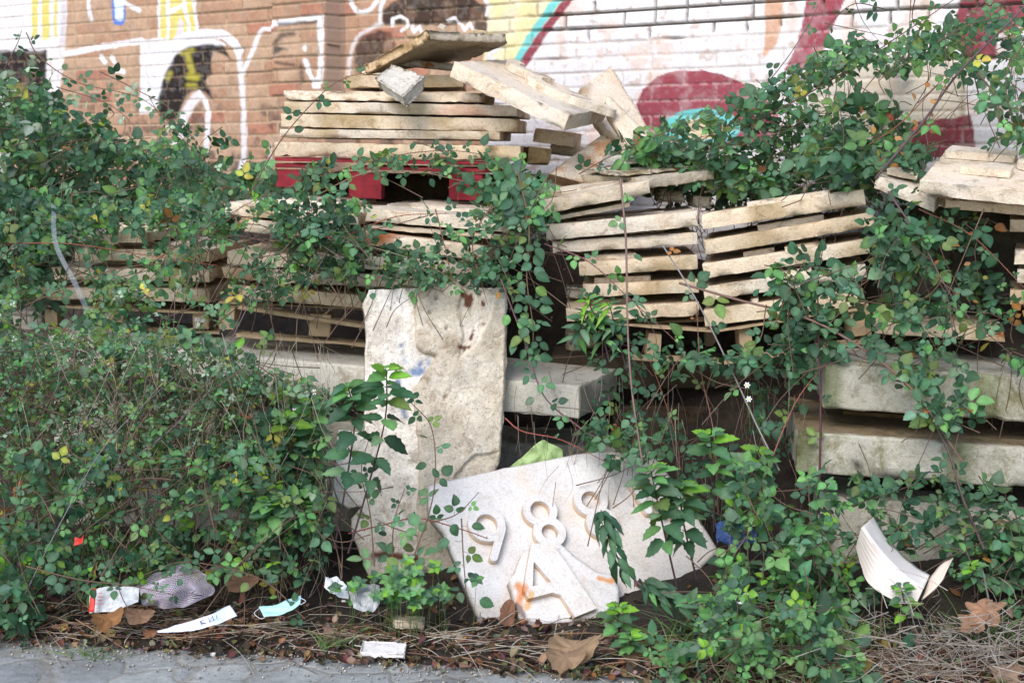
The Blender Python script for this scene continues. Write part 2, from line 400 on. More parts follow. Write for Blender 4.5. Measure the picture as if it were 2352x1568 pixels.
def leafy_cane(stem, L, pts, r0=.0028, r1=.0012, gap=.05, size=.05, pal='std', col=(.16, .10, .07), T=TB, k=3, start=0., thorns=False, side=None, shrink=.5):
    P = spline(pts, 8); tube(stem, P, r0, r1, col)
    sl_ = np.r_[0, np.cumsum(np.linalg.norm(np.diff(P, axis=0), axis=1))]; tot = sl_[-1]; s = start * tot + random.random() * gap; i = 0
    while s < tot:
        j = min(len(P) - 2, int(np.searchsorted(sl_, s)) - 1); j = max(j, 0)
        p = P[j] + (P[j + 1] - P[j]) * ((s - sl_[j]) / (sl_[j + 1] - sl_[j] + 1e-9)); t = unit(P[j + 1] - P[j])
        tc = to_cam(p); sdv = unit(np.cross(t, tc)) * (1 if i % 2 else -1)
        d = unit(sdv + t * random.uniform(.1, .8) + tc * random.uniform(-.2, .5) + rv(.2))
        n = unit(tc * random.uniform(.4, 1.1) + np.array([0, 0, random.uniform(.3, .9)]) + rv(.25))
        z = size * .92 * random.uniform(.65, 1.15) * (1 - shrink * s / tot)
        c = compound(L, p, d, n, z, pal, k if random.random() < .8 else max(1, k - 2), T)
        tube(stem, np.array([p, (p + c) / 2 + rv(.001), c]), .0009, .0006, col, 3)
        s += gap * random.uniform(.6, 1.4); i += 1
    if thorns:
        s = .01
        while s < tot:
            j = min(len(P) - 2, max(0, int(np.searchsorted(sl_, s)) - 1)); t = unit(P[j + 1] - P[j]); p = P[j] + t * (s - sl_[j])
            o = unit(np.cross(t, rv())); b = unit(np.cross(t, o)) * .0014
            stem.add([p - t * .002 + b, p - t * .002 - b, p + t * .003, p + o * .008 - t * .002], None, [(0, 1, 3), (1, 2, 3), (2, 0, 3)], (.35, .12, .07)); s += .018 * random.uniform(.6, 1.6)
    return P
def inpoly(px, py, poly):
    return psdf(np.array([px]), np.array([py]), poly)[0] < 0
def bush(name, label, cat, blobs, canes=(), pal='std', group=None, stemcol=(.17, .11, .08), mat='leaf'):
    """blobs: (polygon in photo points, Ynear, Yfar, leaves, leaf size, palette, clump)"""
    stem = Acc(); L = Leaves(); allp = []
    for poly, Y0, Y1, cnt, size, pl, clump in blobs:
        poly = [tuple(p) for p in poly]; xs = [p[0] for p in poly]; ys = [p[1] for p in poly]; k = 0; tries = 0
        B = int(cnt * 8); cnt = int(cnt * 1.38); size = size * .89; X = RNG.uniform(min(xs), max(xs), B); Yp = RNG.uniform(min(ys), max(ys), B)
        sd_ = psdf(X, Yp, poly); q = np.stack([X / 60, Yp / 60, 0 * X + len(allp)], 1); nz = fbm(q, 1., 5, 2)
        ok = (sd_ < 0) & (nz > clump) ; 
        sel = np.where(ok)[0][:cnt]; YY = RNG.uniform(Y0, Y1, B)
        for i in sel:
            p = at(X[i], Yp[i], YY[i]); tc = to_cam(p)
            if p[2] < .03: continue
            d = unit(rv() + np.array([0, -.2, .15])); n = unit(tc * .75 + np.array([0, 0, .75]) + rv(.38))
            z = size * random.choice((.55, .7, .8, .9, 1., 1.05, 1.25)) * random.uniform(.85, 1.1)
            c = compound(L, p, d, n, z, pl, random.choice((3, 3, 3, 5, 1)), TB if size > .045 else TS)
            allp.append((p, z))
            if random.random() < .22:
                q2 = p + rv(.5) * .28 - np.array([0, 0, .12]); m_ = (p + q2) / 2 + rv(.02)
                tube(stem, spline([q2, m_, p], 4), .0022, .001, stemcol, 4)
    for cn in canes:
        pts, kw = cn[0], (cn[1] if len(cn) > 1 else {})
        leafy_cane(stem, L, [at(*p) for p in pts], **kw)
    acc = Acc(); L.flush(acc); V = acc.get()[0]
    b = np.array([V[:, 0].mean(), V[:, 1].mean(), max(0, V[:, 2].min())]); t = thing(name, label, cat, b, group)
    stem.part('stem', M['stem'], t); acc.part('foliage', M[mat], t)
    return t
# ---------------------------------------------------------------- ground
DL, DR = 10.0, 6.06
def wall_pt(px):  # wall line at camera-column px
    k = (1 / DL) + (1 / DR - 1 / DL) * px / 2352; Y = 1 / k; return np.array([(px - 1176) / F * Y * math.cos(PITCH), Y])
WA = at(0, HORIZ, DL)[:2]; WB = at(2352, HORIZ, DR)[:2]; WD = unit(WB - WA); WN = np.array([WD[1], -WD[0]])  # WN faces the camera
if WN[1] > 0: WN = -WN
def wall_dist(x, y): return (np.stack([x, y], -1) - WA) @ WN
def soil_z(x, y):
    P = np.stack([x, y, 0 * x], 1)
    yb = 4.40 - .17 * x + .10 * (fbm(P, 3, 1, 3) - .5) + .04 * (fbm(P, 14, 8, 2) - .5); d = y - yb
    z = -.02 + .035 * sm(-.05, .12, d) + .12 * sm(.3, 1.0, d) + .03 * sm(.0, .4, d) * (fbm(P, 5, 2, 3) - .4) + .012 * (fbm(P, 30, 3, 3) - .5) * sm(-.05, .1, d)
    return z + 1.0 * sm(1.15, .35, wall_dist(x, y)) * (.8 + .4 * fbm(P, 2, 9, 2))
m, n, p, out = newmat('soil'); tc = n.nodes.new('ShaderNodeTexCoord'); co = tc.outputs['Object']
c = ramp(n, noise(n, co, 18, 8, .7), [(.3, (.022, .016, .012)), (.6, (.058, .042, .031)), (.8, (.11, .088, .066))])
v = nd(n, 'ShaderNodeTexVoronoi'); v.inputs['Scale'].default_value = 90; n.links.new(co, v.inputs['Vector'])
g = ramp(n, v.outputs['Color'], [(.95, (0, 0, 0)), (.97, (1, 1, 1))]); c = mixc(n, c, (.30, .26, .21), g)
n.links.new(c, p.inputs['Base Color']); p.inputs['Roughness'].default_value = .95
b_ = nd(n, 'ShaderNodeBump'); b_.inputs['Strength'].default_value = 1; b_.inputs['Distance'].default_value = .02; n.links.new(noise(n, co, 60, 8, .75), b_.inputs['Height']); n.links.new(b_.outputs[0], p.inputs['Normal'])
M['soil'] = m
xs = np.arange(-7, 6.001, .03); ys = np.concatenate([np.arange(3.6, 6.2, .02), np.arange(6.2, 11.5, .06)])
gx, gy = np.meshgrid(xs, ys, indexing='ij'); I = np.arange(gx.size).reshape(gx.shape)
z = soil_z(gx.ravel(), gy.ravel()); wd = wall_dist(gx.ravel(), gy.ravel())
q = np.stack([I[:-1, :-1], I[1:, :-1], I[1:, 1:], I[:-1, 1:]], -1).reshape(-1, 4)
keep = ((wd[q] > -.35).any(1)) & ((z[q] > -.018).any(1))
o = link('soil', mesh('soil', np.stack([gx.ravel(), gy.ravel(), z], 1), q[keep], None, M['soil'])); tago(o, kind='structure')
# paving
m, n, p, out = newmat('paving'); tc = n.nodes.new('ShaderNodeTexCoord'); co = tc.outputs['Object']
wv = n.nodes.new('ShaderNodeTexNoise'); wv.inputs['Scale'].default_value = 6; wv.inputs['Detail'].default_value = 5; n.links.new(co, wv.inputs['Vector'])
mxv = mixc(n, co, wv.outputs['Color'], .10)
v = nd(n, 'ShaderNodeTexVoronoi', feature='DISTANCE_TO_EDGE'); v.inputs['Scale'].default_value = 5.5; n.links.new(mxv, v.inputs['Vector'])
v2 = nd(n, 'ShaderNodeTexVoronoi'); v2.inputs['Scale'].default_value = 5.5; n.links.new(mxv, v2.inputs['Vector'])
c = ramp(n, noise(n, co, 25, 8, .75), [(.3, (.24, .26, .27)), (.7, (.40, .41, .41))])
sh = ramp(n, v2.outputs['Color'], [(.2, (.8, .8, .82)), (.8, (1.1, 1.1, 1.08))]); c = mixc(n, c, sh, 1., 'MULTIPLY')
ed = ramp(n, v.outputs['Distance'], [(.01, (.7, .7, .7)), (.05, (0, 0, 0))]); c = mixc(n, c, (.25, .235, .20), ed); pt = ramp(n, noise(n, co, 4, 8, .75), [(.4, (.75, .74, .72)), (.65, (1.15, 1.15, 1.15))]); c = mixc(n, c, pt, 1., 'MULTIPLY')
sp = ramp(n, noise(n, co, 160, 5, .8), [(.62, (0, 0, 0)), (.7, (1, 1, 1))]); c = mixc(n, c, (.48, .45, .40), sp)
n.links.new(c, p.inputs['Base Color']); p.inputs['Roughness'].default_value = .85
b_ = nd(n, 'ShaderNodeBump'); b_.inputs['Strength'].default_value = .7; b_.inputs['Distance'].default_value = .012
e2 = ramp(n, v.outputs['Distance'], [(.0, (0, 0, 0)), (.08, (1, 1, 1))]); hh = mixc(n, e2, noise(n, co, 70, 8, .7), .45)
n.links.new(hh, b_.inputs['Height']); n.links.new(b_.outputs[0], p.inputs['Normal'])
o = link('pavement', mesh('pavement', [(-40, -30, 0), (40, -30, 0), (40, 14, 0), (-40, 14, 0)], [(0, 1, 2, 3)], None, m)); o.location.z = -.004; tago(o, kind='structure')
# ---------------------------------------------------------------- brick wall with its graffiti
def build_wall():
    Ltot = np.linalg.norm(WB - WA); s0, s1 = -.35, Ltot + .45; zt = 3.1
    ss = np.concatenate([np.linspace(-2.2, s0, 12)[:-1], np.arange(s0, s1, .0075), np.linspace(s1, s1 + 1.8, 12)])
    zz = np.concatenate([np.linspace(-.1, 1.12, 16)[:-1], np.arange(1.12, 2.86, .0062), np.linspace(2.87, zt, 5)])
    gs, gz = np.meshgrid(ss, zz, indexing='ij'); s = gs.ravel(); z = gz.ravel()
    X = WA[0] + WD[0] * s; Y = WA[1] + WD[1] * s; P = np.stack([X, Y, z], 1); px, py = proj(P)
    P2 = np.stack([s, z, 0 * s], 1)
    ch, bl = .0735, .345; zw = z + .006 * (fbm(P2, 2.2, 4, 2) - .5); row = np.floor(zw / ch); fr = zw / ch - row
    sh = (row % 2) * .5 + .16 * _h(row.astype(int), 0 * row.astype(int), 0 * row.astype(int), 3); u = s / bl + sh + .012 * (vn(P2, 14, 6) - .5); cx = np.floor(u); fu = u - cx
    rid = _h(cx.astype(int), row.astype(int), 0 * cx.astype(int), 9); rid2 = _h(cx.astype(int), row.astype(int), 0 * cx.astype(int) + 4, 21)
    # some bricks split into headers
    hd = (rid2 > .8); fu2 = np.where(hd, (fu * 2) % 1, fu); bw = np.where(hd, bl / 2, bl)
    dj = np.minimum(np.minimum(fr, 1 - fr) * ch, np.minimum(fu2, 1 - fu2) * bw); dj = dj + .0035 * (fbm(P2, 34, 12, 3) - .5) 
    inside = sm(.0042, .0085, dj)
    deep = sm(.40, .54, fbm(np.stack([s * .9, z * 5, 0 * s], 1), 2.2, 31, 3)) * sm(560, 700, px + 0 * px + (z > 2.1) * 200)
    lowfill = sm(175, 90, py)          # lower courses are pointed flush
    deep = deep * lowfill * sm(1180, 1300, px) + sm(.5, .62, deep * .9) * .22 * (px < 1180)
    k = inside
    hgt = -(1 - k) * (.0045 + .024 * deep) - .004 * fbm(P2, 20, 41, 4) + .004 * (rid - .5)
    # colours
    nb = fbm(P2, 9, 51, 4)[:, None]; nf = fbm(P2, 60, 55, 3)[:, None]
    b1, b2, b3 = np.array([.44, .26, .17]), np.array([.49, .325, .22]), np.array([.45, .21, .14])
    r_ = rid[:, None]; col = np.where(r_ < .45, b1, np.where(r_ < .93, b2, b3)) * (.8 + .4 * nb) * (.8 + .4 * nf)
    soot = (sm(.5, .7, fbm(P2, 11, 61, 4)) * sm(95, 330, py) * .75)[:, None] * (px < 1100)[:, None]
    col = col * (1 - soot) + np.array([.09, .06, .05]) * soot
    mort = np.array([.44, .31, .21]) * (.75 + .5 * nf); kk = k[:, None]; col = col * kk + mort * (1 - kk)
    WH = np.array([.79, .77, .80]); BK = np.array([.012, .010, .012]); YE = np.array([.70, .60, .16]); CY = np.array([.16, .60, .60]); MA = np.array([.27, .045, .065])
    cover = .97 - .3 * (1 - k[:, None]) * (nf > .42)
    def ov(mask, c, a=1., worn=0.):
        nonlocal col
        mk = mask[:, None] * a * cover
        if worn: mk = mk * (1 - worn * sm(.5, .68, fbm(P2, 12, 71, 5))[:, None])
        col = col * (1 - mk) + np.asarray(c) * mk
    jx = px + 5 * (fbm(P2, 25, 81, 3) - .5); jy = py + 5 * (fbm(P2, 25, 83, 3) - .5)
    def poly(pts, c, soft=2., a=1., worn=0.): ov(sm(soft, -soft, psdf(jx, jy, pts)), c, a, worn)
    def line(pts, w, c, soft=2., a=1., worn=0.):
        w = w * 1.12 if c is WH and w < 20 else w; ov(sm(soft, -soft, pline(jx, jy, pts) - w / 2), c, a, worn)
    # right-hand white field, worn to salmon in places
    pk = np.array([.74, .52, .42])
    poly([(1110, -200), (3200, -200), (3200, 900), (1105, 900), (1120, 160)], WH * .98, 3, 1, .0)
    poly([(1560, 330), (3200, 200), (3200, 900), (1300, 900), (1300, 450)], (.62, .60, .60), 30, .45)
    ov(sm(.56, .7, fbm(np.stack([s * 1.6, z, 0 * s], 1), 7, 91, 5)) * (jx > 1200), pk, .55)
    ov(sm(.66, .74, fbm(P2, 26, 93, 4)) * (jx > 1200), (.5, .36, .28), .6)
    poly([(1750, -200), (1802, -200), (1798, 30), (1785, 100), (1752, 136), (1757, 60)], (.62, .33, .19), 3, .9, .15)
    poly([(1112, -200), (1300, -200), (1292, 0), (1222, 90), (1196, 150), (1105, 165), (1118, 75)], (.80, .70, .36), 3, .95, .3)
    line([(1140, 108), (1120, 130), (1165, 165)], 12, WH * .9)
    line([(1292, -20), (1250, 40), (1215, 90), (1188, 145)], 18, CY); line([(1318, -20), (1267, 50), (1232, 100), (1198, 152)], 19, MA)
    poly([(1858, -40), (1945, -40), (1939, 0), (1905, 80), (1873, 160), (1800, 160), (1818, 130), (1840, 70)], MA * 1.15, 1.5, 1, .15)
    poly([(1461, 240), (1475, 205), (1510, 175), (1560, 161), (1612, 162), (1660, 172), (1710, 193), (1740, 210), (1790, 260), (1780, 330), (1640, 345), (1500, 320), (1470, 268)], MA * 1.1, 1.5, 1, .2)
    ov(sm(1.06, .96, np.hypot((jx - 1612) / 88, (jy - 292) / 42)), CY); ov(sm(1.06, .94, np.hypot((jx - 1612) / 60, (jy - 297) / 24)), (.74, .58, .36))
    poly([(1880, 120), (2212, 130), (2212, 345), (1850, 345)], (.62, .53, .38), 14, .75, .2)
    line([(2212, 160), (2210, 300)], 12, (.30, .24, .14), 7, .8)
    poly([(2215, -60), (2365, -60), (2360, 55), (2290, 80), (2288, 138), (2215, 140), (2190, 70)], MA * .9, 2)
    poly([(2083, 285), (2130, 275), (2190, 273), (2228, 262), (2236, 300), (2240, 362), (2100, 362)], MA * .8, 2)
    # left-hand lettering
    poly([(-300, -200), (158, -200), (152, 60), (148, 102), (112, 112), (108, 122), (-300, 132)], WH, 2)
    for x, y in ((80, 84), (104, 84), (127, 86)): line([(x, -60), (x, y)], {80: 13, 104: 17, 127: 6}[x], YE, 1.5)
    line([(146, -60), (144, 95)], 13, (.62, .56, .60), 3)
    poly([(-300, 118), (108, 116), (109, 235), (20, 275), (-300, 280)], BK, 3, 1., .2)
    line([(40, 200), (60, 240)], 20, (.3, .27, .05), 10, .6); poly([(-40, 200), (8, 215), (14, 420), (-40, 420)], WH, 4)
    poly([(108, 112), (150, 104), (140, 190), (110, 330), (84, 330), (100, 240)], WH, 3, .9, .3)
    line([(150, 124), (235, 108), (325, 94)], 13, WH, 2); line([(232, 132), (240, 144)], 10, WH); line([(256, 132), (262, 142)], 9, WH); line([(262, 158), (282, 166)], 12, WH)
    line([(200, -30), (204, 22), (209, 46)], 8, WH)
    poly([(253, -60), (288, -60), (287, 50), (280, 58), (262, 58), (258, 46)], (.10, .20, .62), 1.5); poly([(258, -60), (284, -60), (284, 42), (276, 49), (264, 46)], (.70, .80, .92), 2)
    line([(286, 6), (300, 14), (320, 25)], 9, WH)
    poly([(360, -60), (440, -60), (456, 60), (459, 84), (378, 150), (364, 140)], WH * .97, 1.5); poly([(367, -60), (434, -60), (448, 72), (424, 88), (388, 104), (380, 135), (368, 135)], YE, 1.5)
    line([(383, -60), (385, 60), (384, 112)], 8, WH, 1.2); line([(386, 30), (402, 22), (422, 11)], 9, WH, 1.2); line([(412, -60), (425, 17), (436, 78)], 8, WH, 1.2)
    poly([(408, 50), (414, 37), (420, 50), (422, 92), (402, 96)], (.70, .64, .66), 2)
    poly([(321, 92), (372, 86), (390, 104), (382, 150), (374, 190), (362, 240), (350, 262), (318, 262), (322, 200)], WH, 2)
    poly([(376, 150), (392, 116), (424, 92), (456, 84), (500, 92), (520, 104), (500, 112), (430, 112), (400, 135), (380, 190), (364, 240), (355, 200)], WH, 3)
    line([(372, 128), (395, 102), (430, 84), (472, 76), (512, 80), (538, 100), (548, 118)], 19, WH, 1.5); line([(546, 118), (550, 150), (556, 205), (559, 290), (560, 360), (552, 395)], 11, WH, 3, .95)
    poly([(366, 262), (362, 230), (374, 185), (384, 158), (402, 126), (432, 108), (476, 101), (512, 106), (530, 136), (512, 126), (488, 118), (484, 140), (486, 170), (470, 188), (482, 205), (490, 232), (470, 212), (446, 206), (428, 218), (418, 240), (404, 275), (372, 275)], BK, 4, 1., .05)
    for a, b, w in (((418, 122), (440, 116), 10), ((430, 130), (440, 165), 16), ((432, 176), (452, 178), 16), ((384, 180), (390, 168), 10), ((432, 198), (446, 198), 12)): line([a, b], w, (.48, .42, .06), 6, .85)
    line([(404, 350), (410, 310), (422, 270), (438, 238), (452, 220)], 22, WH, 4, .9, .1); line([(455, 214), (470, 230), (478, 260), (476, 300), (472, 350)], 10, WH, 2)
    line([(557, 168), (569, 143), (584, 107), (594, 81), (603, 68), (652, 63)], 9, WH, 2.5, .95); line([(653, 58), (700, 52), (756, 44)], 12, WH, 1.5)
    poly([(755, 38), (771, 36), (769, 180), (762, 205), (744, 206), (742, 190), (756, 175)], WH, 1.5); ov(sm(1.2, .8, np.hypot((jx - 727) / 5, (jy - 114) / 8)), WH)
    line([(727, 142), (733, 160), (744, 182), (756, 200)], 10, WH, 2)
    line([(660, 100), (672, 84), (700, 80)], 10, BK, 6, .8); poly([(654, 106), (688, 115), (656, 126)], BK, 5, .9); line([(662, 146), (700, 152)], 6, BK, 5, .8); line([(668, 60), (752, 54)], 7, BK, 4, .8); line([(716, 155), (722, 182)], 10, BK, 6, .7)
    line([(800, 175), (802, 140), (808, 108), (826, 80), (862, 60), (880, 54)], 9, WH * .9, 3, .8); poly([(812, 150), (816, 110), (832, 84), (868, 70), (898, 76), (908, 100), (906, 160), (816, 170)], BK, 5, .8, .5)
    line([(800, -20), (806, 6), (818, 26), (834, 30), (852, 20), (866, 4)], 9, WH); poly([(876, 28), (900, 6), (960, -20), (1060, -20), (1118, 20), (1122, 44), (1030, 60), (880, 56)], BK, 4, .9, .25)
    line([(882, -10), (874, 20), (872, 50)], 8, WH); line([(900, 60), (902, 44), (918, 38), (934, 46), (934, 62), (922, 70)], 7, WH, 1.5); line([(946, 60), (952, 74), (962, 60), (968, 72)], 7, WH, 1.5); line([(1028, 48), (1042, 42), (1054, 54)], 7, WH, 1.5)
    line([(1062, 58), (1068, 70), (1078, 54), (1088, 68)], 7, WH, 1.5); line([(1110, -10), (1120, 16), (1116, 34)], 7, WH, 2)
    line([(640, 300), (626, 345), (622, 390)], 16, WH * .9, 6, .6)
    poly([(1090, 50), (1118, 50), (1118, 75), (1088, 78)], BK, 3, .8)
    # pilaster projecting from the wall between px 652 and 786
    col = np.where((fbm(P2, 40, 97, 4)[:, None] > .60), col * .86 + .05, col)
    pil = (px > 650) & (px < 778)
    hgt = hgt + np.where(pil, .10, 0)
    pos = P + np.concatenate([WN, [0]])[None] * hgt[:, None]
    ret = (px > 772) & (px < 792); g_ = np.array([.30, .22, .18]); col[ret] = col[ret] * .25 + g_ * .6
    jd = ((1 - inside) * np.clip(deep * 1.6, 0, 1) * .74)[:, None]; col = col * (1 - jd) + np.array([.045, .045, .03]) * jd; jl = ((1 - inside) * .04)[:, None] * (py < 230)[:, None]; col = col * (1 - jl)
    I = np.arange(gs.size).reshape(gs.shape); q = np.stack([I[:-1, :-1], I[1:, :-1], I[1:, 1:], I[:-1, 1:]], -1).reshape(-1, 4)
    m, n, p, out = newmat('painted_brick'); a = n.nodes.new('ShaderNodeAttribute'); a.attribute_name = 'col'; tc = n.nodes.new('ShaderNodeTexCoord')
    f = ramp(n, noise(n, tc.outputs['Object'], 90, 5, .7), [(.25, (.84, .83, .82)), (.6, (1, 1, 1))]); n.links.new(mixc(n, a.outputs['Color'], f, 1., 'MULTIPLY'), p.inputs['Base Color'])
    p.inputs['Roughness'].default_value = .85; p.inputs['Specular IOR Level'].default_value = .2
    b_ = nd(n, 'ShaderNodeBump'); b_.inputs['Strength'].default_value = .4; b_.inputs['Distance'].default_value = .006; n.links.new(noise(n, tc.outputs['Object'], 110, 6, .7), b_.inputs['Height']); n.links.new(b_.outputs[0], p.inputs['Normal'])
    mid = (WA + WD * Ltot / 2); t = thing('brick_wall', 'long brown and white painted brick wall covered with graffiti behind the rubble', 'wall', (mid[0], mid[1], 0))
    part('wall_face', pos, q[:, ::-1] if WN[1] < 0 else q, None, m, t, col=np.clip(col, 0, .95))
    # wall body behind the face and coping
    def wbox(a0, a1, n0, n1, z0, z1):
        c = []
        for s_ in (a0, a1):
            for k_ in (n1, n0):
                for z_ in (z0, z1):
                    w = WA + WD * s_ - WN * -k_; c.append([w[0], w[1], z_])
        return c
    V, Q, C = rbox(wbox(-2.2, Ltot + 2.2, -.26, -.045, -.1, 3.09), .6, .01); part('wall_core', V, Q, None, M['block'], t, col=C * .7)
    V, Q, C = rbox(wbox(-2.25, Ltot + 2.25, -.30, .05, 3.095, 3.16), .3, .01); part('coping', V, Q, None, M['block'], t, col=C)
build_wall()
# ---------------------------------------------------------------- slabs, pallets, blocks
SEED = [0]
AUTO = ('slabs stacked left of the centre on the bare pallet', 'slabs stacked at the far left among brambles', 'slabs in the left column of the right stack', 'slabs in the right column of the right stack')
def stain_rust(cx, cy, r, strength=.9):
    def f(X, P, L, col):
        a, b = proj(X); d = np.hypot((a - cx) / r, (b - cy) / (r * .45)); k = (sm(1.1, .3, d + .9 * (fbm(P, 22, 5, 3) - .5)) * strength)[:, None]
        return col * (1 - k) + col * np.array([.62, .22, .07]) * k
    return f
def slab(label, C, group, mat='cream', name='stone_slab', reliefs=(), **kw):
    SEED[0] += 1; V, Q, col = rbox(C, seed=SEED[0], **kw); tr_g = random.Random(SEED[0] * 7)
    tint = np.array(tr_g.choice(((1, 1, 1), (1.03, .97, .88), (.95, .90, .80), (.92, .92, .90), (1.05, 1.03, 1.0), (.93, .88, .80)))); dm = (sm(.52, .7, fbm(V, 6, SEED[0], 4)) * .45)[:, None]; col = col * tint * (1 - dm * np.array([.75, .85, 1.1]))
    if group in AUTO and not reliefs: reliefs = [(.2, .8, .3, .9, kw.get('_', .04), .075)]
    if not reliefs: return solo(name, V, Q, None, M[mat], label, 'slab', group, col=col)
    C = np.asarray(C).reshape(2, 2, 2, 3); b = np.array([V[:, 0].mean(), V[:, 1].mean(), V[:, 2].min()])
    t = thing(name, label, 'slab', b, group); part('slab_body', V, Q, None, M[mat], t, col=col)
    ux = C[1, 0, 0] - C[0, 0, 0]; uy = C[0, 1, 0] - C[0, 0, 0]; n = unit(C[0, 0, 1] - C[0, 0, 0]); o = C[0, 0, 0]
    for (a0, a1, b0, b1, h0, h1) in reliefs:   # fractions along the slab, heights in metres from its underside
        c = [o + ux * a + uy * b_ + n * h for a in (a0, a1) for b_ in (b0, b1) for h in (h0, h1)]
        SEED[0] += 1; V2, Q2, c2 = rbox(c, seed=SEED[0], res=.04, r=.004, chip=.006); part('raised_letter', V2, Q2, None, M[mat], t, col=c2)
    return t
# --- pile on the red pallet
gp = 'stone slabs piled on the red pallet'; Yp = 6.5
def fs(x0, y0, x1, y1, th, Y0=Yp, Y1=Yp, dep=.75, pitch=0.): return front_slab(x0, y0, x1, y1, th, Y0, Y1, dep, pitch)
slab('lowest long cream slab lying directly on the red pallet', fs(628, 324, 1198, 334, 36, 6.5, 6.42, .62), gp)
slab('long cream slab with mortar lumps, second up from the red pallet', fs(640, 294, 1150, 300, 23, 6.5, 6.42, .66), gp)
slab('long cream slab with rounded right end, third up from the red pallet', fs(643, 259, 1192, 271, 33, 6.52, 6.44, .62), gp)
slab('long cream slab with brown stained edge, fourth up from the red pallet', fs(650, 231, 1190, 240, 28, 6.53, 6.42, .64), gp, stain=stain_rust(1070, 262, 90, .5))
slab('rough beige slab with ragged top edge, fifth up from the red pallet', fs(648, 205, 1112, 211, 26, 6.56, 6.5, .6), gp, rough=.005)
slab('shorter pale cream slab right under the rough grey chunk on the pile', fs(787, 172, 1066, 170, 31, 6.6, 6.6, .5), gp)
slab('small dark cream slab end peeping out under the big tilted relief slab', fs(1085, 212, 1140, 222, 22, 6.62, 6.66, .4), gp)
slab('narrow cream strip behind the pale slab at the left of the pile top', fs(829, 157, 905, 159, 15, 6.85, 6.85, .25), gp)
slab('long broken grey strip with rusty spot across the pile top', fs(893, 128, 1052, 144, 23, 6.75, 6.7, .3, 2), gp, mat='rough', rough=.007, chip=.03, res=.02, stain=stain_rust(986, 148, 22, 1))
# grey wedge chunk
SEED[0] += 1
c_ = [at(858, 172, 6.42), at(978, 165, 6.50), at(926, 222, 6.30), at(898, 141, 6.62)]
a_, b_, cc_, d_ = c_
def hexa(tlf, trf, tlb, trb, dv): return np.array([[[tlf + dv, tlf], [tlb + dv, tlb]], [[trf + dv, trf], [trb + dv, trb]]])
V, Q, col = rbox(hexa(at(856, 176, 6.34), at(924, 222, 6.20), at(896, 142, 6.52), at(980, 166, 6.42), np.array([.02, .05, -.06])), seed=91, res=.012, rough=.012, chip=.05)
solo('stone_chunk', V, Q, None, M['rough'], 'rough grey broken chunk hanging over the front edge at the top of the pile', 'stone', gp, col=col)
# tilted slab with dark underside
tl = at(831, 148, 6.95); tr_ = at(1075, 118, 7.5); fr_ = at(1163, 76, 6.75); fl_ = at(979, 66, 6.35)
C = quad_slab(at(831, 149, 6.75), fl_, fr_, at(1072, 116, 7.15), .055)
slab('tilted slab with dark underside and broken grey end, highest in the pile', np.array([C[0], C[1]]), gp, mat='rough', rough=.006, chip=.02, res=.02, r=.004, stain=lambda X, P, L, c: c * np.where((P[:, 1] < .012)[:, None], np.array([1.25, 1.02, .78]), np.where((P[:, 2] < .01)[:, None], np.array([.62, .58, .5]), 1.)))
slab('small cream block on top of the highest tilted slab', fs(1085, 64, 1122, 70, 14, 6.8, 6.8, .08), gp, res=.02)
slab('thin triangular cream flake leaning on the highest slab', fs(1004, 59, 1022, 66, 9, 6.7, 6.7, .08, 20), gp, res=.02)
# big tilted relief slab
T1 = at(1042, 139, 6.35); T4 = at(1309, 264, 6.02); T3 = at(1402, 246, 6.55); T2 = at(1162, 134, 6.95)
Cq = quad_slab(T1, T4, T3, T2, .078)
nn = unit(np.cross(T4 - T1, T2 - T1)); SEED[0] += 1
V, Q, col = rbox(Cq, seed=401, res=.025, chip=.03, rough=.004)
tt = thing('stone_slab', 'big slab tilted down to the right with curved raised letters on top', 'slab', (V[:, 0].mean(), V[:, 1].mean(), V[:, 2].min()), gp)
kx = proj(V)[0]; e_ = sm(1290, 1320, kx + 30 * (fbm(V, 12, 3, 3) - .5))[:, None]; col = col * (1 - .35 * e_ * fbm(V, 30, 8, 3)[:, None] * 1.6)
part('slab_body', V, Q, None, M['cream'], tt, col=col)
ux = unit(T4 - T1); uy = unit(np.cross(nn, ux)); frq = (T1, ux, uy, nn); LX = np.linalg.norm(T4 - T1); LY = abs((T2 - T1) @ uy)
def arcsdf(ca, cb, r, w, t0, t1):
    def f(a, b):
        an = np.arctan2(b - cb, a - ca); d = np.abs(np.hypot(a - ca, b - cb) - r) - w / 2; mid_ = (t0 + t1) / 2; hw = (t1 - t0) / 2
        da = np.abs((an - mid_ + math.pi) % (2 * math.pi) - math.pi) - hw; return np.maximum(d, da * r)
    return f
for (ca, cb, r_, w_, t0, t1) in ((LX * .55, LY * .62, .15, .07, R(150), R(345)), (LX * .18, LY * .75, .10, .06, R(160), R(350))):
    f_ = arcsdf(ca, cb, r_, w_, t0, t1); V, Q, c = plate(frq, f_, lambda a, b: .034 + 0 * a, .002, (ca - .3, ca + .3, cb - .3, cb + .3), .008); part('raised_letter', V, Q, None, M['cream'], tt, col=c, smooth=False)
f_ = lambda a, b: seg(a, b, (LX * .76, LY * .45), (LX * .93, LY * .62)) - .035
V, Q, c = plate(frq, f_, lambda a, b: .034 + 0 * a, .002, (LX * .6, LX * 1.05, 0, LY), .008); part('raised_letter', V, Q, None, M['cream'], tt, col=c, smooth=False)
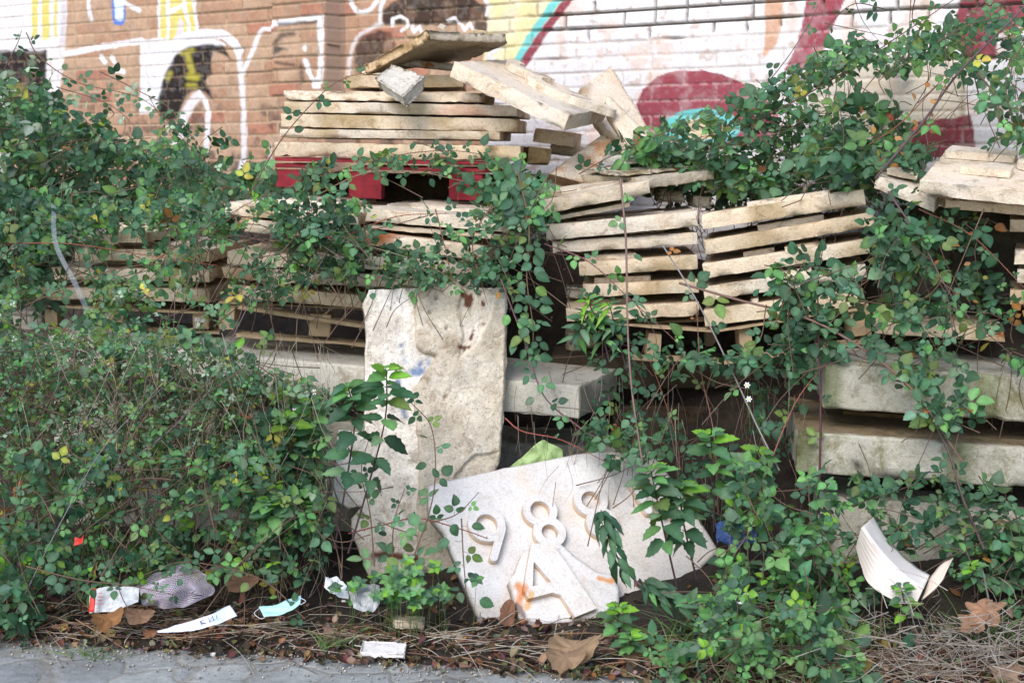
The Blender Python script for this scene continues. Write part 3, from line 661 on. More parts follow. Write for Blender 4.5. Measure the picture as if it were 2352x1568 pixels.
# lower right part of pile
slab('dark slab end in the shadow under the tilted relief slab', fs(1224, 291, 1322, 304, 36, 6.75, 6.72, .35), gp)
slab('brown stained slab end at the lower right foot of the pile', fs(1214, 334, 1270, 340, 42, 6.6, 6.62, .4), gp, stain=lambda X, P, L, c: c * np.array([.72, .6, .4]))
slab('grey rubble slab on the brown one beside the pile', fs(1262, 330, 1330, 338, 26, 6.85, 6.8, .25), gp, mat='rough', chip=.03)
slab('broken slab with rusty raw edge leaning at the right foot of the pile', hexa(at(1255, 398, 6.35), at(1352, 425, 6.3), at(1385, 306, 6.5), at(1412, 318, 6.46), np.array([-.01, .10, -.045])), gp, rough=.006, chip=.03, res=.02, stain=lambda X, P, L, c: c * (1 - (sm(.45, .62, fbm(P * [1, 3, 1], 9, 77, 4)) * .8)[:, None] * np.array([.3, .6, .75])))
# two slabs leaning behind on the right
gs_ = 'slabs leaning behind the pile'
def flat_plate(name, label, cat, pts, Ya, th, mat='cream', group=None, Yt=None, smooth=False, rough=.0, colf=None):
    P3 = [at(*p) for p in pts]; n_ = unit(np.cross(P3[1] - P3[0], P3[2] - P3[0]))
    if n_ @ (CAM - P3[0]) < 0: n_ = -n_
    ux_ = unit(P3[1] - P3[0]); uy_ = unit(np.cross(n_, ux_)); pl = [((p - P3[0]) @ ux_, (p - P3[0]) @ uy_) for p in [onplane(q[0], q[1], P3[0], n_) for q in pts]]
    A_ = [p[0] for p in pl]; B_ = [p[1] for p in pl]
    def sd(a, b):
        q_ = np.stack([a, b, 0 * a], 1); return psdf(a, b, pl) + rough * (fbm(q_, 30, 7, 3) - .5)
    return plate((P3[0], ux_, uy_, n_), sd, lambda a, b: .006 * (fbm(np.stack([a, b, 0 * a], 1), 20, 3, 3) - .5), th, (min(A_) - .03, max(A_) + .03, min(B_) - .03, max(B_) + .03), .012)
V, Q, c = flat_plate('', '', '', [(1332, 206, 6.75), (1404, 152, 6.95), (1488, 292, 6.7), (1440, 330, 6.5), (1395, 300, 6.55)], 0, .06, rough=.02)
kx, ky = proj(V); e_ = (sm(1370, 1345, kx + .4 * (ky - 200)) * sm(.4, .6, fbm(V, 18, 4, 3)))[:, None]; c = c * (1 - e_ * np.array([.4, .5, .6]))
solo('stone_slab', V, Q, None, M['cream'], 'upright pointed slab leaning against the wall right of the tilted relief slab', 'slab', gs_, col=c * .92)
V, Q, c = flat_plate('', '', '', [(1392, 222, 6.45), (1406, 226, 6.45), (1498, 318, 6.35), (1460, 352, 6.25), (1398, 262, 6.38)], 0, .04)
solo('stone_slab', V, Q, None, M['cream'], 'small upright slab propped in front of the pointed slab', 'slab', gs_, col=c)
V, Q, c = flat_plate('', '', '', [(1430, 300, 6.4), (1500, 310, 6.5), (1530, 365, 6.4), (1500, 395, 6.2), (1440, 385, 6.2)], 0, .05, rough=.03)
solo('stone_slab', V, Q, None, M['cream'], 'cream slab half hidden in bramble leaves below the pointed slab', 'slab', gs_, col=c * .9)
# --- pallets
def pbox(x0, y0, x1, y1, th, Y0, Y1, dep, **k): return rbox(front_slab(x0, y0, x1, y1, th, Y0, Y1, dep), res=.05, r=.003, chip=.006, **k)
def pallet(label, boards, blocks, mat, group, tint=(1, 1, 1)):
    all_ = [(nm, pbox(*b, seed=3 + i)) for i, (nm, b) in enumerate([('board', b) for b in boards] + [('block', b) for b in blocks])]
    v = np.concatenate([a[1][0] for a in all_]); t = thing('pallet', label, 'pallet', (v[:, 0].mean(), v[:, 1].mean(), v[:, 2].min()), group)
    for nm, (V, Q, c) in all_: part('deck_board' if nm == 'board' else 'spacer_block', V, Q, None, M[mat], t, col=c, smooth=False)
def boards(x0, y0, x1, y1, th, Y, dep, n=5, gap=.03):
    o = []; w = (dep - gap * (n - 1)) / n
    for i in range(n):
        Yi = Y + i * (w + gap); k = Y / Yi
        f_ = lambda x, y: (1176 + (x - 1176) * k, HORIZ + (y - HORIZ) * k)
        a, b = f_(x0, y0), f_(x1, y1); o.append((a[0], a[1], b[0], b[1], th * k, Yi, Yi, w))
    return o
gpl = 'pallets under the stone slabs'
pallet('red painted wooden pallet under the topmost pile of slabs', [(630, 360, 1132, 371, 11, 6.45, 6.4, .10)] + boards(630, 360, 1132, 371, 11, 6.60, .6, 4)
       + [(630, 374, 720, 376, 12, 6.46, 6.46, .7), (800, 379, 1130, 386, 12, 6.46, 6.4, .7)],
       [(632, 388, 690, 389, 42, 6.47, 6.47, .12), (800, 393, 878, 396, 62, 6.47, 6.46, .12), (1030, 398, 1110, 400, 62, 6.43, 6.41, .12), (800, 393, 878, 396, 55, 6.95, 6.95, .12), (1030, 398, 1100, 400, 55, 6.95, 6.95, .12)], 'redwood', gpl)
SL = 5.75
pallet('weathered bare wood pallet on the concrete beam left of the leaning slab', [(545, 700, 860, 748, 12, SL, SL - .05, .1), (540, 764, 1160, 812, 12, SL, SL, .1), (545, 768, 1160, 800, 10, SL + .5, SL + .5, .1)] + boards(500, 690, 1160, 720, 9, SL + .12, .8, 4),
       [(710, 719, 762, 723, 54, SL + .01, SL + .01, .12), (500, 705, 540, 706, 54, SL + .02, SL + .02, .12), (1090, 735, 1150, 738, 60, SL + .02, SL + .02, .12)], 'wood', gpl)
SM = 6.0
pallet('weathered wood pallet under the far left slab stack', [(92, 698, 505, 716, 9, SM, SM, .1), (92, 748, 505, 760, 9, SM, SM, .1)] + boards(92, 698, 505, 712, 8, SM + .12, .7, 4),
       [(100, 708, 132, 708, 42, SM + .01, SM + .01, .1), (240, 710, 284, 711, 42, SM + .01, SM + .01, .1), (440, 716, 480, 716, 42, SM + .01, SM + .01, .1)], 'wood', gpl)
SA, SB = 5.75, 5.6
pallet('sagging grey wood pallet under the two right hand slab stacks', [(1400, 738, 1640, 756, 10, SA, SA - .03, .1), (1640, 756, 1970, 706, 10, SA - .03, SB, .1), (1448, 818, 1660, 826, 12, SA, SA - .03, .1), (1660, 826, 1985, 778, 14, SA - .03, SB, .1), (1400, 740, 1990, 716, 9, SA + .3, SB + .3, .1), (1400, 740, 1990, 716, 9, SA + .5, SB + .5, .1)],
       [(1488, 762, 1524, 765, 58, SA + .01, SA + .01, .12), (1694, 752, 1726, 748, 64, SA - .02, SA - .02, .12), (1950, 700, 1998, 694, 78, SB + .02, SB + .02, .14), (1620, 748, 1650, 748, 50, SA + .4, SA + .4, .1)], 'wood', gpl)
# --- left stack
gl = 'slabs stacked left of the centre on the bare pallet'
L_ = lambda x0, y0, x1, y1, th, Y0=SL, Y1=SL - .05, dep=1.1, pitch=0.: front_slab(x0, y0, x1, y1, th, Y0, Y1, dep, pitch)
slab('top cream slab with rounded ends just below the red pallet', L_(838, 476, 1172, 502, 34), gl)
slab('top left cream slab half under leaves, left of the one below the red pallet', L_(515, 462, 826, 486, 34, SL + .05, SL), gl)
slab('cream slab lip just under the top right slab of the left stack', L_(850, 512, 1168, 538, 16, SL + .02, SL - .03), gl)
slab('cream slab with long rust staining in the left stack', L_(818, 526, 1112, 566, 36, SL - .02, SL - .08), gl, stain=stain_rust(870, 542, 60, 1))
slab('grey topped slab butting the left end of the rust stained one', L_(560, 500, 812, 528, 34, SL + .03, SL - .02), gl)
slab('cream slab third from the top at the right of the left stack', L_(672, 578, 1100, 600, 34), gl)
slab('cream slab third from the top at the left of the left stack', L_(520, 574, 668, 584, 34, SL + .03, SL + .01), gl)
slab('long cream slab fourth from the top in the left stack', L_(506, 612, 1090, 640, 32), gl, stain=stain_rust(560, 625, 50, .5))
slab('lowest long slab of the left stack, resting on the bare pallet', L_(520, 652, 1060, 694, 34), gl)
# --- far left stack
gm = 'slabs stacked at the far left among brambles'
m_ = lambda x0, y0, x1, y1, th, dep=.75: front_slab(x0, y0, x1, y1, th, SM, SM - .03, dep)
slab('top short slab of the far left stack with clipped corner', m_(183, 530, 336, 532, 28), gm)
slab('second slab from the top of the far left stack', m_(168, 570, 482, 572, 32), gm)
slab('third slab from the top of the far left stack', m_(116, 612, 482, 618, 32), gm)
slab('lowest slab of the far left stack', m_(86, 658, 482, 662, 34), gm)
slab('pale concrete rubble piece at the left edge beside the far left pallet', front_slab(0, 722, 100, 728, 34, 6.0, 6.0, .3), gm, mat='rough', chip=.03)
# --- right stacks
ga = 'slabs in the left column of the right stack'; gb = 'slabs in the right column of the right stack'
A = lambda x0, y0, x1, y1, th, Y0=SA, Y1=SA - .03, dep=.6, pitch=0.: front_slab(x0, y0, x1, y1, th, Y0, Y1, dep, pitch)
slab('tilted cream slab on top of the left column', A(1243, 458, 1492, 412, 36, SA - .05, SA - .05, .62, 1), ga)
slab('grey white slab end continuing the tilted top slab to the right', A(1495, 408, 1642, 386, 28, SA + .02, SA + .2, .5, 1), ga, mat='rough')
slab('thin cream slab hanging under the tilted top slab', A(1262, 497, 1448, 462, 15, SA, SA, .5), ga)
slab('ragged pale flake slab lying on the tilted top slab', A(1420, 392, 1634, 374, 17, SA + .1, SA + .25, .4, 2), ga, mat='rough', rough=.007, chip=.03, res=.02)
slab('second slab down in the left column with grey clipped right end', A(1250, 515, 1604, 482, 40), ga)
slab('ochre slab third down in the left column', A(1266, 553, 1604, 531, 32, SA + .02, SA), ga)
slab('short pale slab fourth down in the left column', A(1327, 601, 1604, 584, 36, SA, SA - .02), ga, reliefs=[(.05, .5, .1, .5, .05, .085)])
slab('cream slab fifth down in the left column', A(1336, 652, 1606, 640, 34), ga, reliefs=[(.1, .6, .1, .6, .05, .08)])
slab('lowest slab of the left column on the sagging pallet', A(1298, 706, 1608, 692, 36), ga, reliefs=[(.2, .5, .2, .6, .05, .08)])
B = lambda x0, y0, x1, y1, th, Y0=SA - .03, Y1=SB, dep=.62, pitch=0.: front_slab(x0, y0, x1, y1, th, Y0, Y1, dep, pitch)
slab('top slab of the right column with a raised bar on it', B(1606, 490, 1986, 432, 40, pitch=-1), gb, reliefs=[(.29, .8, .02, .2, .06, .088)])
slab('second slab down in the right column', B(1612, 551, 2010, 484, 38), gb, reliefs=[(.32, .72, .1, .5, .05, .088)])
slab('third slab down in the right column', B(1610, 605, 1996, 546, 38), gb, reliefs=[(.25, .45, .1, .5, .05, .085), (.5, .72, .05, .5, .05, .085)])
slab('fourth slab down in the right column', B(1612, 658, 1990, 604, 36), gb, reliefs=[(.35, .68, .02, .5, .05, .08)])
slab('lowest slab of the right column on the sagging pallet', B(1612, 712, 1984, 660, 42), gb, reliefs=[(.3, .36, .05, .4, .05, .09)])
# --- top right relief slabs
gt = 'big relief slabs on the far right'
tl = at(2110, 412, 5.25); trr = at(2420, 442, 5.05); bl = at(2130, 341, 5.75)
ux = unit(trr - tl); w_ = np.linalg.norm(trr - tl); vv = bl - tl; vv = vv - ux * (vv @ ux)
Cb = quad_slab(tl, trr, trr + vv, tl + vv, .062); V, Q, c = rbox(Cb, seed=77, res=.02, chip=.02, rough=.004)
tt = thing('stone_slab', 'large pale relief slab lying tilted on top at the right edge of the photo', 'slab', (V[:, 0].mean(), V[:, 1].mean(), V[:, 2].min()), gt); part('slab_body', V, Q, None, M['cream'], tt, col=c * 1.08)
nn = unit(np.cross(trr - tl, vv)); uy = unit(vv); fq = (tl, ux, uy, nn); LY = np.linalg.norm(vv)
for nm, sd in (('raised_letter', lambda a, b: psdf(a, b, [(.30, LY * .62), (.30, LY * .97), (.5, LY * .97), (.62, LY * .8), (.8, LY * .8), (.8, LY * .45), (.42, LY * .45)])),
               ('raised_letter', lambda a, b: psdf(a, b, [(.12, LY * .3), (.30, LY * .3), (.30, LY * .46), (.22, LY * .52)])), ('raised_letter', lambda a, b: psdf(a, b, [(.02, LY * .75), (.28, LY * .78), (.28, LY * .96), (.03, LY * .96)]))):
    V, Q, c = plate(fq, sd, lambda a, b: .024 + .004 * fbm(np.stack([a, b, a * 0], 1), 15, 2), .002, (0, .85, 0, LY), .008); part(nm, V, Q, None, M['cream'], tt, col=c * 1.1, smooth=False)
V, Q, c = rbox(hexa(at(2008, 398, 5.5), at(2150, 455, 5.35), at(2030, 388, 5.8), at(2190, 405, 5.75), np.array([0, .01, -.06])), seed=78, chip=.02)
solo('stone_slab', V, Q, None, M['cream'], 'pale slab slanting down just left of the large relief slab at the right edge', 'slab', gt, col=c * 1.05)
V, Q, c = rbox(hexa(at(2035, 385, 5.55), at(2110, 400, 5.5), at(2050, 378, 5.75), at(2120, 388, 5.7), np.array([0, .01, -.03])), seed=79, chip=.01)
solo('stone_slab', V, Q, None, M['cream'], 'small pale block on the slab left of the large relief slab', 'slab', gt, col=c * 1.05)
slab('shadowed slab right underneath the large relief slab', front_slab(2170, 455, 2440, 478, 26, 5.35, 5.25, .5), gt)
ge = 'slabs stacked at the right edge'
for i, (x, y, th, lb) in enumerate(((2318, 502, 34, 'rounded grey slab end, top of the right edge stack'), (2328, 572, 38, 'white slab end, second in the right edge stack'), (2334, 616, 36, 'tilted slab end, third in the right edge stack'), (2318, 664, 38, 'lowest ochre slab end of the right edge stack'))):
    slab(lb, front_slab(x, y, 2520, y + 4, th, 5.3, 5.2, .5), ge)
slab('flat cream slab with rust red clipped end lying on the right concrete block', front_slab(2010, 733, 2314, 752, 36, 5.4, 5.3, .45), ge, stain=stain_rust(2300, 765, 22, .9))
# --- concrete beams and blocks
gk = 'concrete beams under the stacks'
def beam(label, C, mat='block', stain=None, **k):
    V, Q, c = rbox(C, seed=SEED[0] + 200, res=.035, r=.016, rough=.005, chip=.03, stain=stain, **k); SEED[0] += 1
    return solo('concrete_beam', V, Q, None, M[mat], label, 'beam', gk, col=c)
def paint_dark(X, P, L, c):
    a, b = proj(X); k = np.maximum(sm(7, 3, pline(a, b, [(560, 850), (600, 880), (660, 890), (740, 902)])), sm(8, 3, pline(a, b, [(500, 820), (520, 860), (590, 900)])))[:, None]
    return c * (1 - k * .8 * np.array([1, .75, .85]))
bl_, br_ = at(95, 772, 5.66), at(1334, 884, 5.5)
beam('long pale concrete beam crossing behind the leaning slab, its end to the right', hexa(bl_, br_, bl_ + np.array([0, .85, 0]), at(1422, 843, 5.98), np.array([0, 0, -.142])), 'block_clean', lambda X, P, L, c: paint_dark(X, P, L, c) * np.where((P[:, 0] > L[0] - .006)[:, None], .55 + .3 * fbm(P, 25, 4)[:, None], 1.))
beam('lower concrete beam at the left, mostly behind bushes', front_slab(120, 905, 900, 975, 130, 5.75, 5.65, .8))
beam('ground level concrete beam at the left buried behind bushes', front_slab(150, 1050, 880, 1110, 170, 5.72, 5.62, .6))
beam('rear beam coloured dark as shade in the gap under the sagging pallet', front_slab(1260, 812, 2010, 800, 90, 6.0, 5.9, .3), stain=lambda X, P, L, c: c * np.array([.14, .11, .09]))  # shade under the pallet is put into the beam colour
beam('block coloured dark as shade far back in the gap between the beams', front_slab(1400, 930, 1900, 930, 190, 6.05, 5.95, .2), stain=lambda X, P, L, c: c * np.array([.16, .12, .1]))  # near-black colour stands in for the shade in the gap
beam('dark lower block in the shadow under the beam end', front_slab(1130, 1010, 1420, 1025, 150, 5.85, 5.85, .4))
def drips(X, P, L, c):
    q_ = P * np.array([9, 9, 1.2]); k = sm(.45, .68, fbm(q_, 1., 5, 4)) * .6 * (P[:, 1] < .05); return c * (1 - k[:, None] * np.array([.9, .82, 1.05]))
beam('mossy top concrete block at the right with a chipped lower corner', front_slab(1892, 832, 2520, 872, 112, 5.15, 5.0, .8), stain=drips)
beam('stained middle concrete block at the right with black marks', front_slab(1830, 988, 2520, 1036, 104, 5.08, 4.93, .85), stain=lambda X, P, L, c: drips(X, P, L, c) * np.where(((P[:, 2] > L[2] - .01) & (P[:, 1] > .03))[:, None], np.array([.55, .44, .32]), 1.) * (1 - .85 * (sm(9, 3, pline(*proj(X), [(1960, 1062), (1985, 1080), (2040, 1092), (2120, 1098)]) + 8 * (fbm(P, 20, 3) - .5)))[:, None]))
beam('bottom concrete block at the right sunk in weeds', front_slab(1880, 1135, 2520, 1180, 170, 5.2, 5.05, .75))
slab('added thin dark brown strip for the shaded recess between the two right concrete blocks', front_slab(1935, 940, 2500, 984, 24, 5.48, 5.32, .4), ge, mat='block', stain=lambda X, P, L, c: c * np.array([.45, .32, .2]))  # added strip, its dark brown stands in for the shaded recess
beam('added block coloured dark as shade behind the red pallet', front_slab(600, 392, 1250, 400, 130, 7.2, 7.0, .2), stain=lambda X, P, L, c: c * np.array([.2, .16, .12]))  # added to hide the wall, pallet's dark interior painted as colour
beam('added block coloured dark as shade under the relief slabs at the right', front_slab(2030, 468, 2420, 480, 260, 5.85, 5.7, .15), stain=lambda X, P, L, c: c * np.array([.16, .15, .15]))  # added in front of the lit wall, shade put into its colour
# filler stones in the dark behind
grb = 'rubble stones in the gaps'
for i, (x, y, w, h, Y, lb) in enumerate(((1510, 430, 70, 36, 6.1, 'grey rubble stone behind the tilted top slab'), (1590, 445, 50, 34, 6.05, 'pale rounded rubble stone left of the right column top'), (1300, 655, 55, 32, 6.0, 'brown stone at the left of the fifth slab in the left column'),
        (1300, 760, 80, 50, 6.1, 'dark stone under the left end of the sagging pallet'), (1540, 820, 40, 30, 6.0, 'small stone under the sagging pallet'), (2050, 470, 60, 30, 6.0, 'blue grey rubble stone behind the right column'))):
    slab(lb, front_slab(x, y, x + w, y + 4, h, Y, Y, .18), grb, mat='rough', chip=.05, rough=.01, res=.02, name='rubble_stone')
# ---------------------------------------------------------------- leaning rendered slab
A0 = at(840, 1240, 5.22); A1 = at(1140, 1240, 5.30); top0 = at(840, 664, 5.50)
ux = unit(A1 - A0); uv = top0 - A0; uv = unit(uv - ux * (uv @ ux)); nr = unit(np.cross(ux, uv)); nr = nr if nr @ (CAM - A0) > 0 else -nr
def to2(pts, P0, ux, uy, n): return [(float((onplane(x, y, P0, n) - P0) @ ux), float((onplane(x, y, P0, n) - P0) @ uy)) for x, y in pts]
O_base = to2([(846, 666), (957, 664), (1000, 660), (1120, 664), (1140, 668), (1138, 1110), (1128, 1330), (850, 1330), (812, 1232), (806, 1190), (832, 1162), (800, 1168), (762, 1150), (775, 985), (838, 996), (838, 830), (842, 760), (834, 704)], A0, ux, uv, nr)
O_top = to2([(962, 656), (1000, 651), (1046, 656), (1060, 664), (1100, 662), (1128, 668), (1138, 664), (1160, 664), (1163, 690), (1158, 900), (1148, 1040), (1138, 1090), (1138, 1330), (900, 1330), (960, 1290), (952, 1200), (962, 1080), (958, 1000), (950, 950), (948, 900), (965, 870), (990, 836), (1000, 820), (972, 815), (955, 800), (950, 740), (952, 690), (945, 680)], A0, ux, uv, nr)
def q3(a, b): return np.stack([a, b, 0 * a], 1)
pxs = lambda a, b: proj(A0 + a[:, None] * ux + b[:, None] * uv)
def hb(a, b): return .018 * fbm(q3(a, b), 9, 3, 4) + .011 * fbm(q3(a, b), 50, 5, 3)
def cb(a, b):
    x, y = pxs(a, b); c = np.ones((len(a), 3)) * np.array([1.34, 1.36, 1.42]) * (.66 + .66 * fbm(q3(a, b), 22, 5, 5))[:, None]
    k = sm(.3, .6, fbm(q3(a, b), 25, 8, 3)) * np.maximum(sm(12, 3, pline(x, y, [(925, 795), (930, 830)])), np.maximum(sm(22, 6, pline(x, y, [(950, 860), (975, 838)])), sm(11, 4, pline(x, y, [(912, 880), (915, 920), (932, 955)]))))
    c = c * (1 - k[:, None]) + np.array([.28, .42, .75]) * k[:, None]
    k = (sm(1215, 1260, y) * .3)[:, None]; c = c * (1 - k) + np.array([.75, .55, .4]) * k
    r_ = (sm(14, 3, pline(x, y, [(860, 1272), (930, 1280), (1010, 1284)]) + 14 * (fbm(q3(a, b), 25, 9) - .5)))[:, None]; return c * (1 - r_) + np.array([.22, .10, .07]) * r_
sdb = lambda a, b: psdf(a, b, O_base) + .012 * (fbm(q3(a, b), 22, 2, 3) - .5)
bb = (min(p[0] for p in O_base) - .03, max(p[0] for p in O_base) + .03, min(p[1] for p in O_base) - .03, max(p[1] for p in O_base) + .03)
t = thing('leaning_slab', 'tall rough slab leaning upright in the centre with rust spots and blue paint traces', 'slab', A0)
V, Q, c = plate((A0, ux, uv, nr), sdb, hb, .05, bb, .007, cb); part('base_layer', V, Q, None, M['render'], t, col=c)
sdt = lambda a, b: psdf(a, b, O_top) + .012 * (fbm(q3(a, b), 22, 12, 3) - .5)
def ht(a, b):
    x, y = pxs(a, b); h = .036 + .016 * fbm(q3(a, b), 8, 4, 5) + .006 * fbm(q3(a, b), 50, 6, 3)
    h -= .014 * sm(3, -3, psdf(x, y, [(1060, 664), (1140, 680), (1120, 740), (1090, 800), (1050, 830), (1062, 770), (1048, 720)]) + 8 * (fbm(q3(a, b), 30, 9) - .5))
    h -= .016 * sm(2, -2, psdf(x, y, [(1140, 1038), (1085, 1046), (1040, 1095), (1040, 1130), (1140, 1130)]) + 6 * (fbm(q3(a, b), 30, 9) - .5))
    for cx, cy, r in ((986, 722, 4), (1021, 915, 5), (1024, 758, 4), (1110, 748, 3), (1000, 690, 3)): h -= .02 * sm(r + 2, r - 2, np.hypot(x - cx, y - cy))
    h -= .008 * sm(1.6, .2, pline(x, y, [(1030, 905), (1065, 912), (1100, 905), (1130, 885), (1150, 868)]) + 3 * (fbm(q3(a, b), 40, 9) - .3))
    h -= .006 * sm(1.4, .2, pline(x, y, [(1040, 960), (1080, 955), (1120, 962)]) + 3 * (fbm(q3(a, b), 40, 11) - .3))
    return h - .02 * sm(.012, 0, -psdf(a, b, O_top))
def ct(a, b):
    x, y = pxs(a, b); c = np.ones((len(a), 3)) * np.array([1.0, .97, .92]) * (.72 + .52 * fbm(q3(a, b), 11, 5, 5))[:, None] * (.85 + .3 * fbm(q3(a, b), 70, 15, 3))[:, None]
    w = (sm(4, -4, psdf(x, y, [(1060, 664), (1140, 680), (1120, 740), (1090, 800), (1050, 830), (1062, 770), (1048, 720)]))[:, None] * .8); c = c * (1 - w) + np.array([1.18, 1.16, 1.14]) * w
    nz = 16 * (fbm(q3(a, b), 45, 15, 3) - .5)
    for pts, wd in (([(1062, 676), (1072, 690), (1070, 706)], 12), ([(1080, 672), (1078, 690)], 6), ([(1105, 700), (1108, 703)], 5), ([(1084, 762), (1078, 782)], 8), ([(1052, 800), (1075, 800)], 9), ([(1065, 806), (1068, 798)], 7)):
        k = sm(wd * .8, wd * .3, pline(x, y, pts) + nz)[:, None]; c = c * (1 - k) + np.array([.26, .12, .09]) * k
    return c
bt = (min(p[0] for p in O_top) - .03, max(p[0] for p in O_top) + .03, min(p[1] for p in O_top) - .03, max(p[1] for p in O_top) + .03)
V, Q, c = plate((A0, ux, uv, nr), sdt, ht, -.004, bt, .0055, ct); part('render_layer', V, Q, None, M['render'], t, col=c)
# ---------------------------------------------------------------- number slab
Pn = onz(1105, 1428, .03); Pr = onz(1482, 1392, .03); ux = unit(Pr - Pn); g_ = unit(np.array([-ux[1], ux[0], 0])); al = R(50)
uv = g_ * math.cos(al) + np.array([0, 0, math.sin(al)]); nr = unit(np.cross(ux, uv)); NS = (Pn, ux, uv, nr)
out = to2([(984, 1114), (1030, 1102), (1150, 1075), (1250, 1056), (1360, 1035), (1420, 1036), (1495, 1034), (1530, 1080), (1560, 1120), (1610, 1195), (1653, 1264), (1615, 1300), (1580, 1345), (1520, 1375), (1482, 1390), (1350, 1408), (1220, 1416), (1108, 1428), (1062, 1320), (1050, 1285), (1020, 1215), (990, 1180)], *NS)
px2 = lambda a, b: proj(Pn + a[:, None] * ux + b[:, None] * uv)
sdn = lambda a, b: psdf(a, b, out) + .006 * (fbm(q3(a, b), 25, 2, 3) - .5)
def hn(a, b):
    x, y = px2(a, b); h = .002 * fbm(q3(a, b), 14, 3, 3) - .008 * sm(.01, 0, -psdf(a, b, out))
    h -= .006 * sm(1.5, 0, pline(x, y, [(1230, 1135), (1270, 1145), (1320, 1146), (1345, 1142)]) + 2 * (fbm(q3(a, b), 40, 3) - .3)); h -= .003 * sm(2, 0, psdf(x, y, [(1390, 1050), (1500, 1045), (1590, 1200), (1500, 1220), (1420, 1120)]) + 6 * (fbm(q3(a, b), 20, 3) - .5)); return h
def cn(a, b):
    x, y = px2(a, b); c = np.ones((len(a), 3)) * (.94 + .12 * fbm(q3(a, b), 10, 3, 4))[:, None]
    k = (.55 * sm(28, 4, pline(x, y, [(1195, 1095), (1222, 1140), (1235, 1250)])) * fbm(q3(a, b), 8, 4))[:, None]; c = c * (1 - k) + np.array([.95, .78, .6]) * k
    k = (.5 * sm(1300, 1480, x) * (.4 + fbm(q3(a, b), 6, 6, 4)))[:, None]; c = c * (1 - k) + np.array([.84, .78, .72]) * k
    k = (sm(30, 3, pline(x, y, [(1060, 1400), (1160, 1390), (1190, 1330)])) * .35)[:, None]; return c * (1 - k) + np.array([.9, .75, .6]) * k
bn = (min(p[0] for p in out) - .03, max(p[0] for p in out) + .03, min(p[1] for p in out) - .03, max(p[1] for p in out) + .03)
t = thing('number_slab', 'pale stone slab with raised digits 9 8 8 lying back on the ground', 'slab', Pn)
V, Q, c = plate(NS, sdn, hn, .055, bn, .006, cn); part('slab_body', V, Q, None, M['white_stone'], t, col=c)
def c2(x, y): return to2([(x, y)], *NS)[0]
def ringd(a, b, c, ro, ri): d = np.hypot(a - c[0], b - c[1]); return np.maximum(d - ro, ri - d)
sc = 1 / 655.
c9 = c2(1114, 1212); c8a = c2(1236, 1180); c8b = c2(1258, 1230); c7a = c2(1352, 1157); c7b = c2(1378, 1208)
d9 = lambda a, b: np.minimum(ringd(a, b, c9, .069, .040), np.maximum(seg(a, b, c2(1149, 1222), c2(1130, 1288)) - .0145, -9 + 0 * a))
d8 = lambda a, b: np.minimum(np.maximum(np.minimum(np.hypot(a - c8a[0], b - c8a[1]) - .065, np.hypot(a - c8b[0], b - c8b[1]) - .061), np.maximum(.037 - np.hypot(a - c8a[0], b - c8a[1]), 0.031 - np.hypot(a - c8b[0], b - c8b[1]))), 9 + 0 * a)
d7 = lambda a, b: np.minimum(np.maximum(np.minimum(np.hypot(a - c7a[0], b - c7a[1]) - .065, np.hypot(a - c7b[0], b - c7b[1]) - .061), np.maximum(.037 - np.hypot(a - c7a[0], b - c7a[1]), 0.031 - np.hypot(a - c7b[0], b - c7b[1]))), 9 + 0 * a)
p1, p2 = c2(1446, 1112), c2(1484, 1180); d1 = lambda a, b: seg(a, b, p1, p2) - .014
def cdig(a, b): return np.ones((len(a), 3)) * (.92 + .12 * fbm(q3(a, b), 30, 3, 4))[:, None]
for f_, cc0 in ((d9, c9), (d8, c8a), (d7, c7a), (d1, p1)):
    V, Q, c = plate(NS, f_, lambda a, b: .032 + .003 * fbm(q3(a, b), 30, 5, 3), .001, (cc0[0] - .12, cc0[0] + .16, cc0[1] - .2, cc0[1] + .12), .0045, cdig)
    nv_ = len(V) // 2; c[nv_:] = c[nv_:] * np.array([1., .68, .38])  # orange bounce light painted into the lower sides of the digits
    part('raised_digit', V, Q, None, M['white_stone'], t, col=c, smooth=False)
# fragment with the letter A lying on it
Pa = Pn + nr * .062
outA = [(1170, 1330), (1180, 1318), (1203, 1264), (1222, 1258), (1288, 1248), (1330, 1282), (1370, 1310), (1412, 1320), (1424, 1358), (1420, 1398), (1370, 1418), (1312, 1428), (1265, 1430), (1230, 1440), (1210, 1430), (1192, 1412), (1180, 1360)]
NA = (Pa, ux, uv, nr); oA = to2(outA, *NA)
def pA(a, b): return proj(Pa + a[:, None] * ux + b[:, None] * uv)
def cA(a, b):
    x, y = pA(a, b); c = np.ones((len(a), 3)) * (.95 + .12 * fbm(q3(a, b), 20, 3, 4))[:, None]; nz = 14 * (fbm(q3(a, b), 22, 5, 3) - .5)
    for pts, wd, cc in (([(1190, 1345), (1200, 1360), (1192, 1378)], 15, (.85, .36, .12)), ([(1185, 1385), (1205, 1420), (1225, 1432)], 7, (.25, .18, .15)), ([(1375, 1326), (1400, 1336), (1414, 1328)], 8, (1., .45, .15)), ([(1215, 1370), (1210, 1395)], 8, (.95, .6, .3))):
        k = (sm(wd, wd * .2, pline(x, y, pts) + nz) * .9)[:, None]; c = c * (1 - k) + np.array(cc) * k
    return c
bA = (min(p[0] for p in oA) - .02, max(p[0] for p in oA) + .02, min(p[1] for p in oA) - .02, max(p[1] for p in oA) + .02)
t = thing('letter_fragment', 'broken stone fragment with a raised letter A and orange rust, lying on the number slab', 'stone', Pa)
V, Q, c = plate(NA, lambda a, b: psdf(a, b, oA) + .009 * (fbm(q3(a, b), 30, 2, 3) - .5), lambda a, b: .003 * fbm(q3(a, b), 20, 3, 3) - .006 * sm(.01, 0, -psdf(a, b, oA)), .056, bA, .0055, cA)
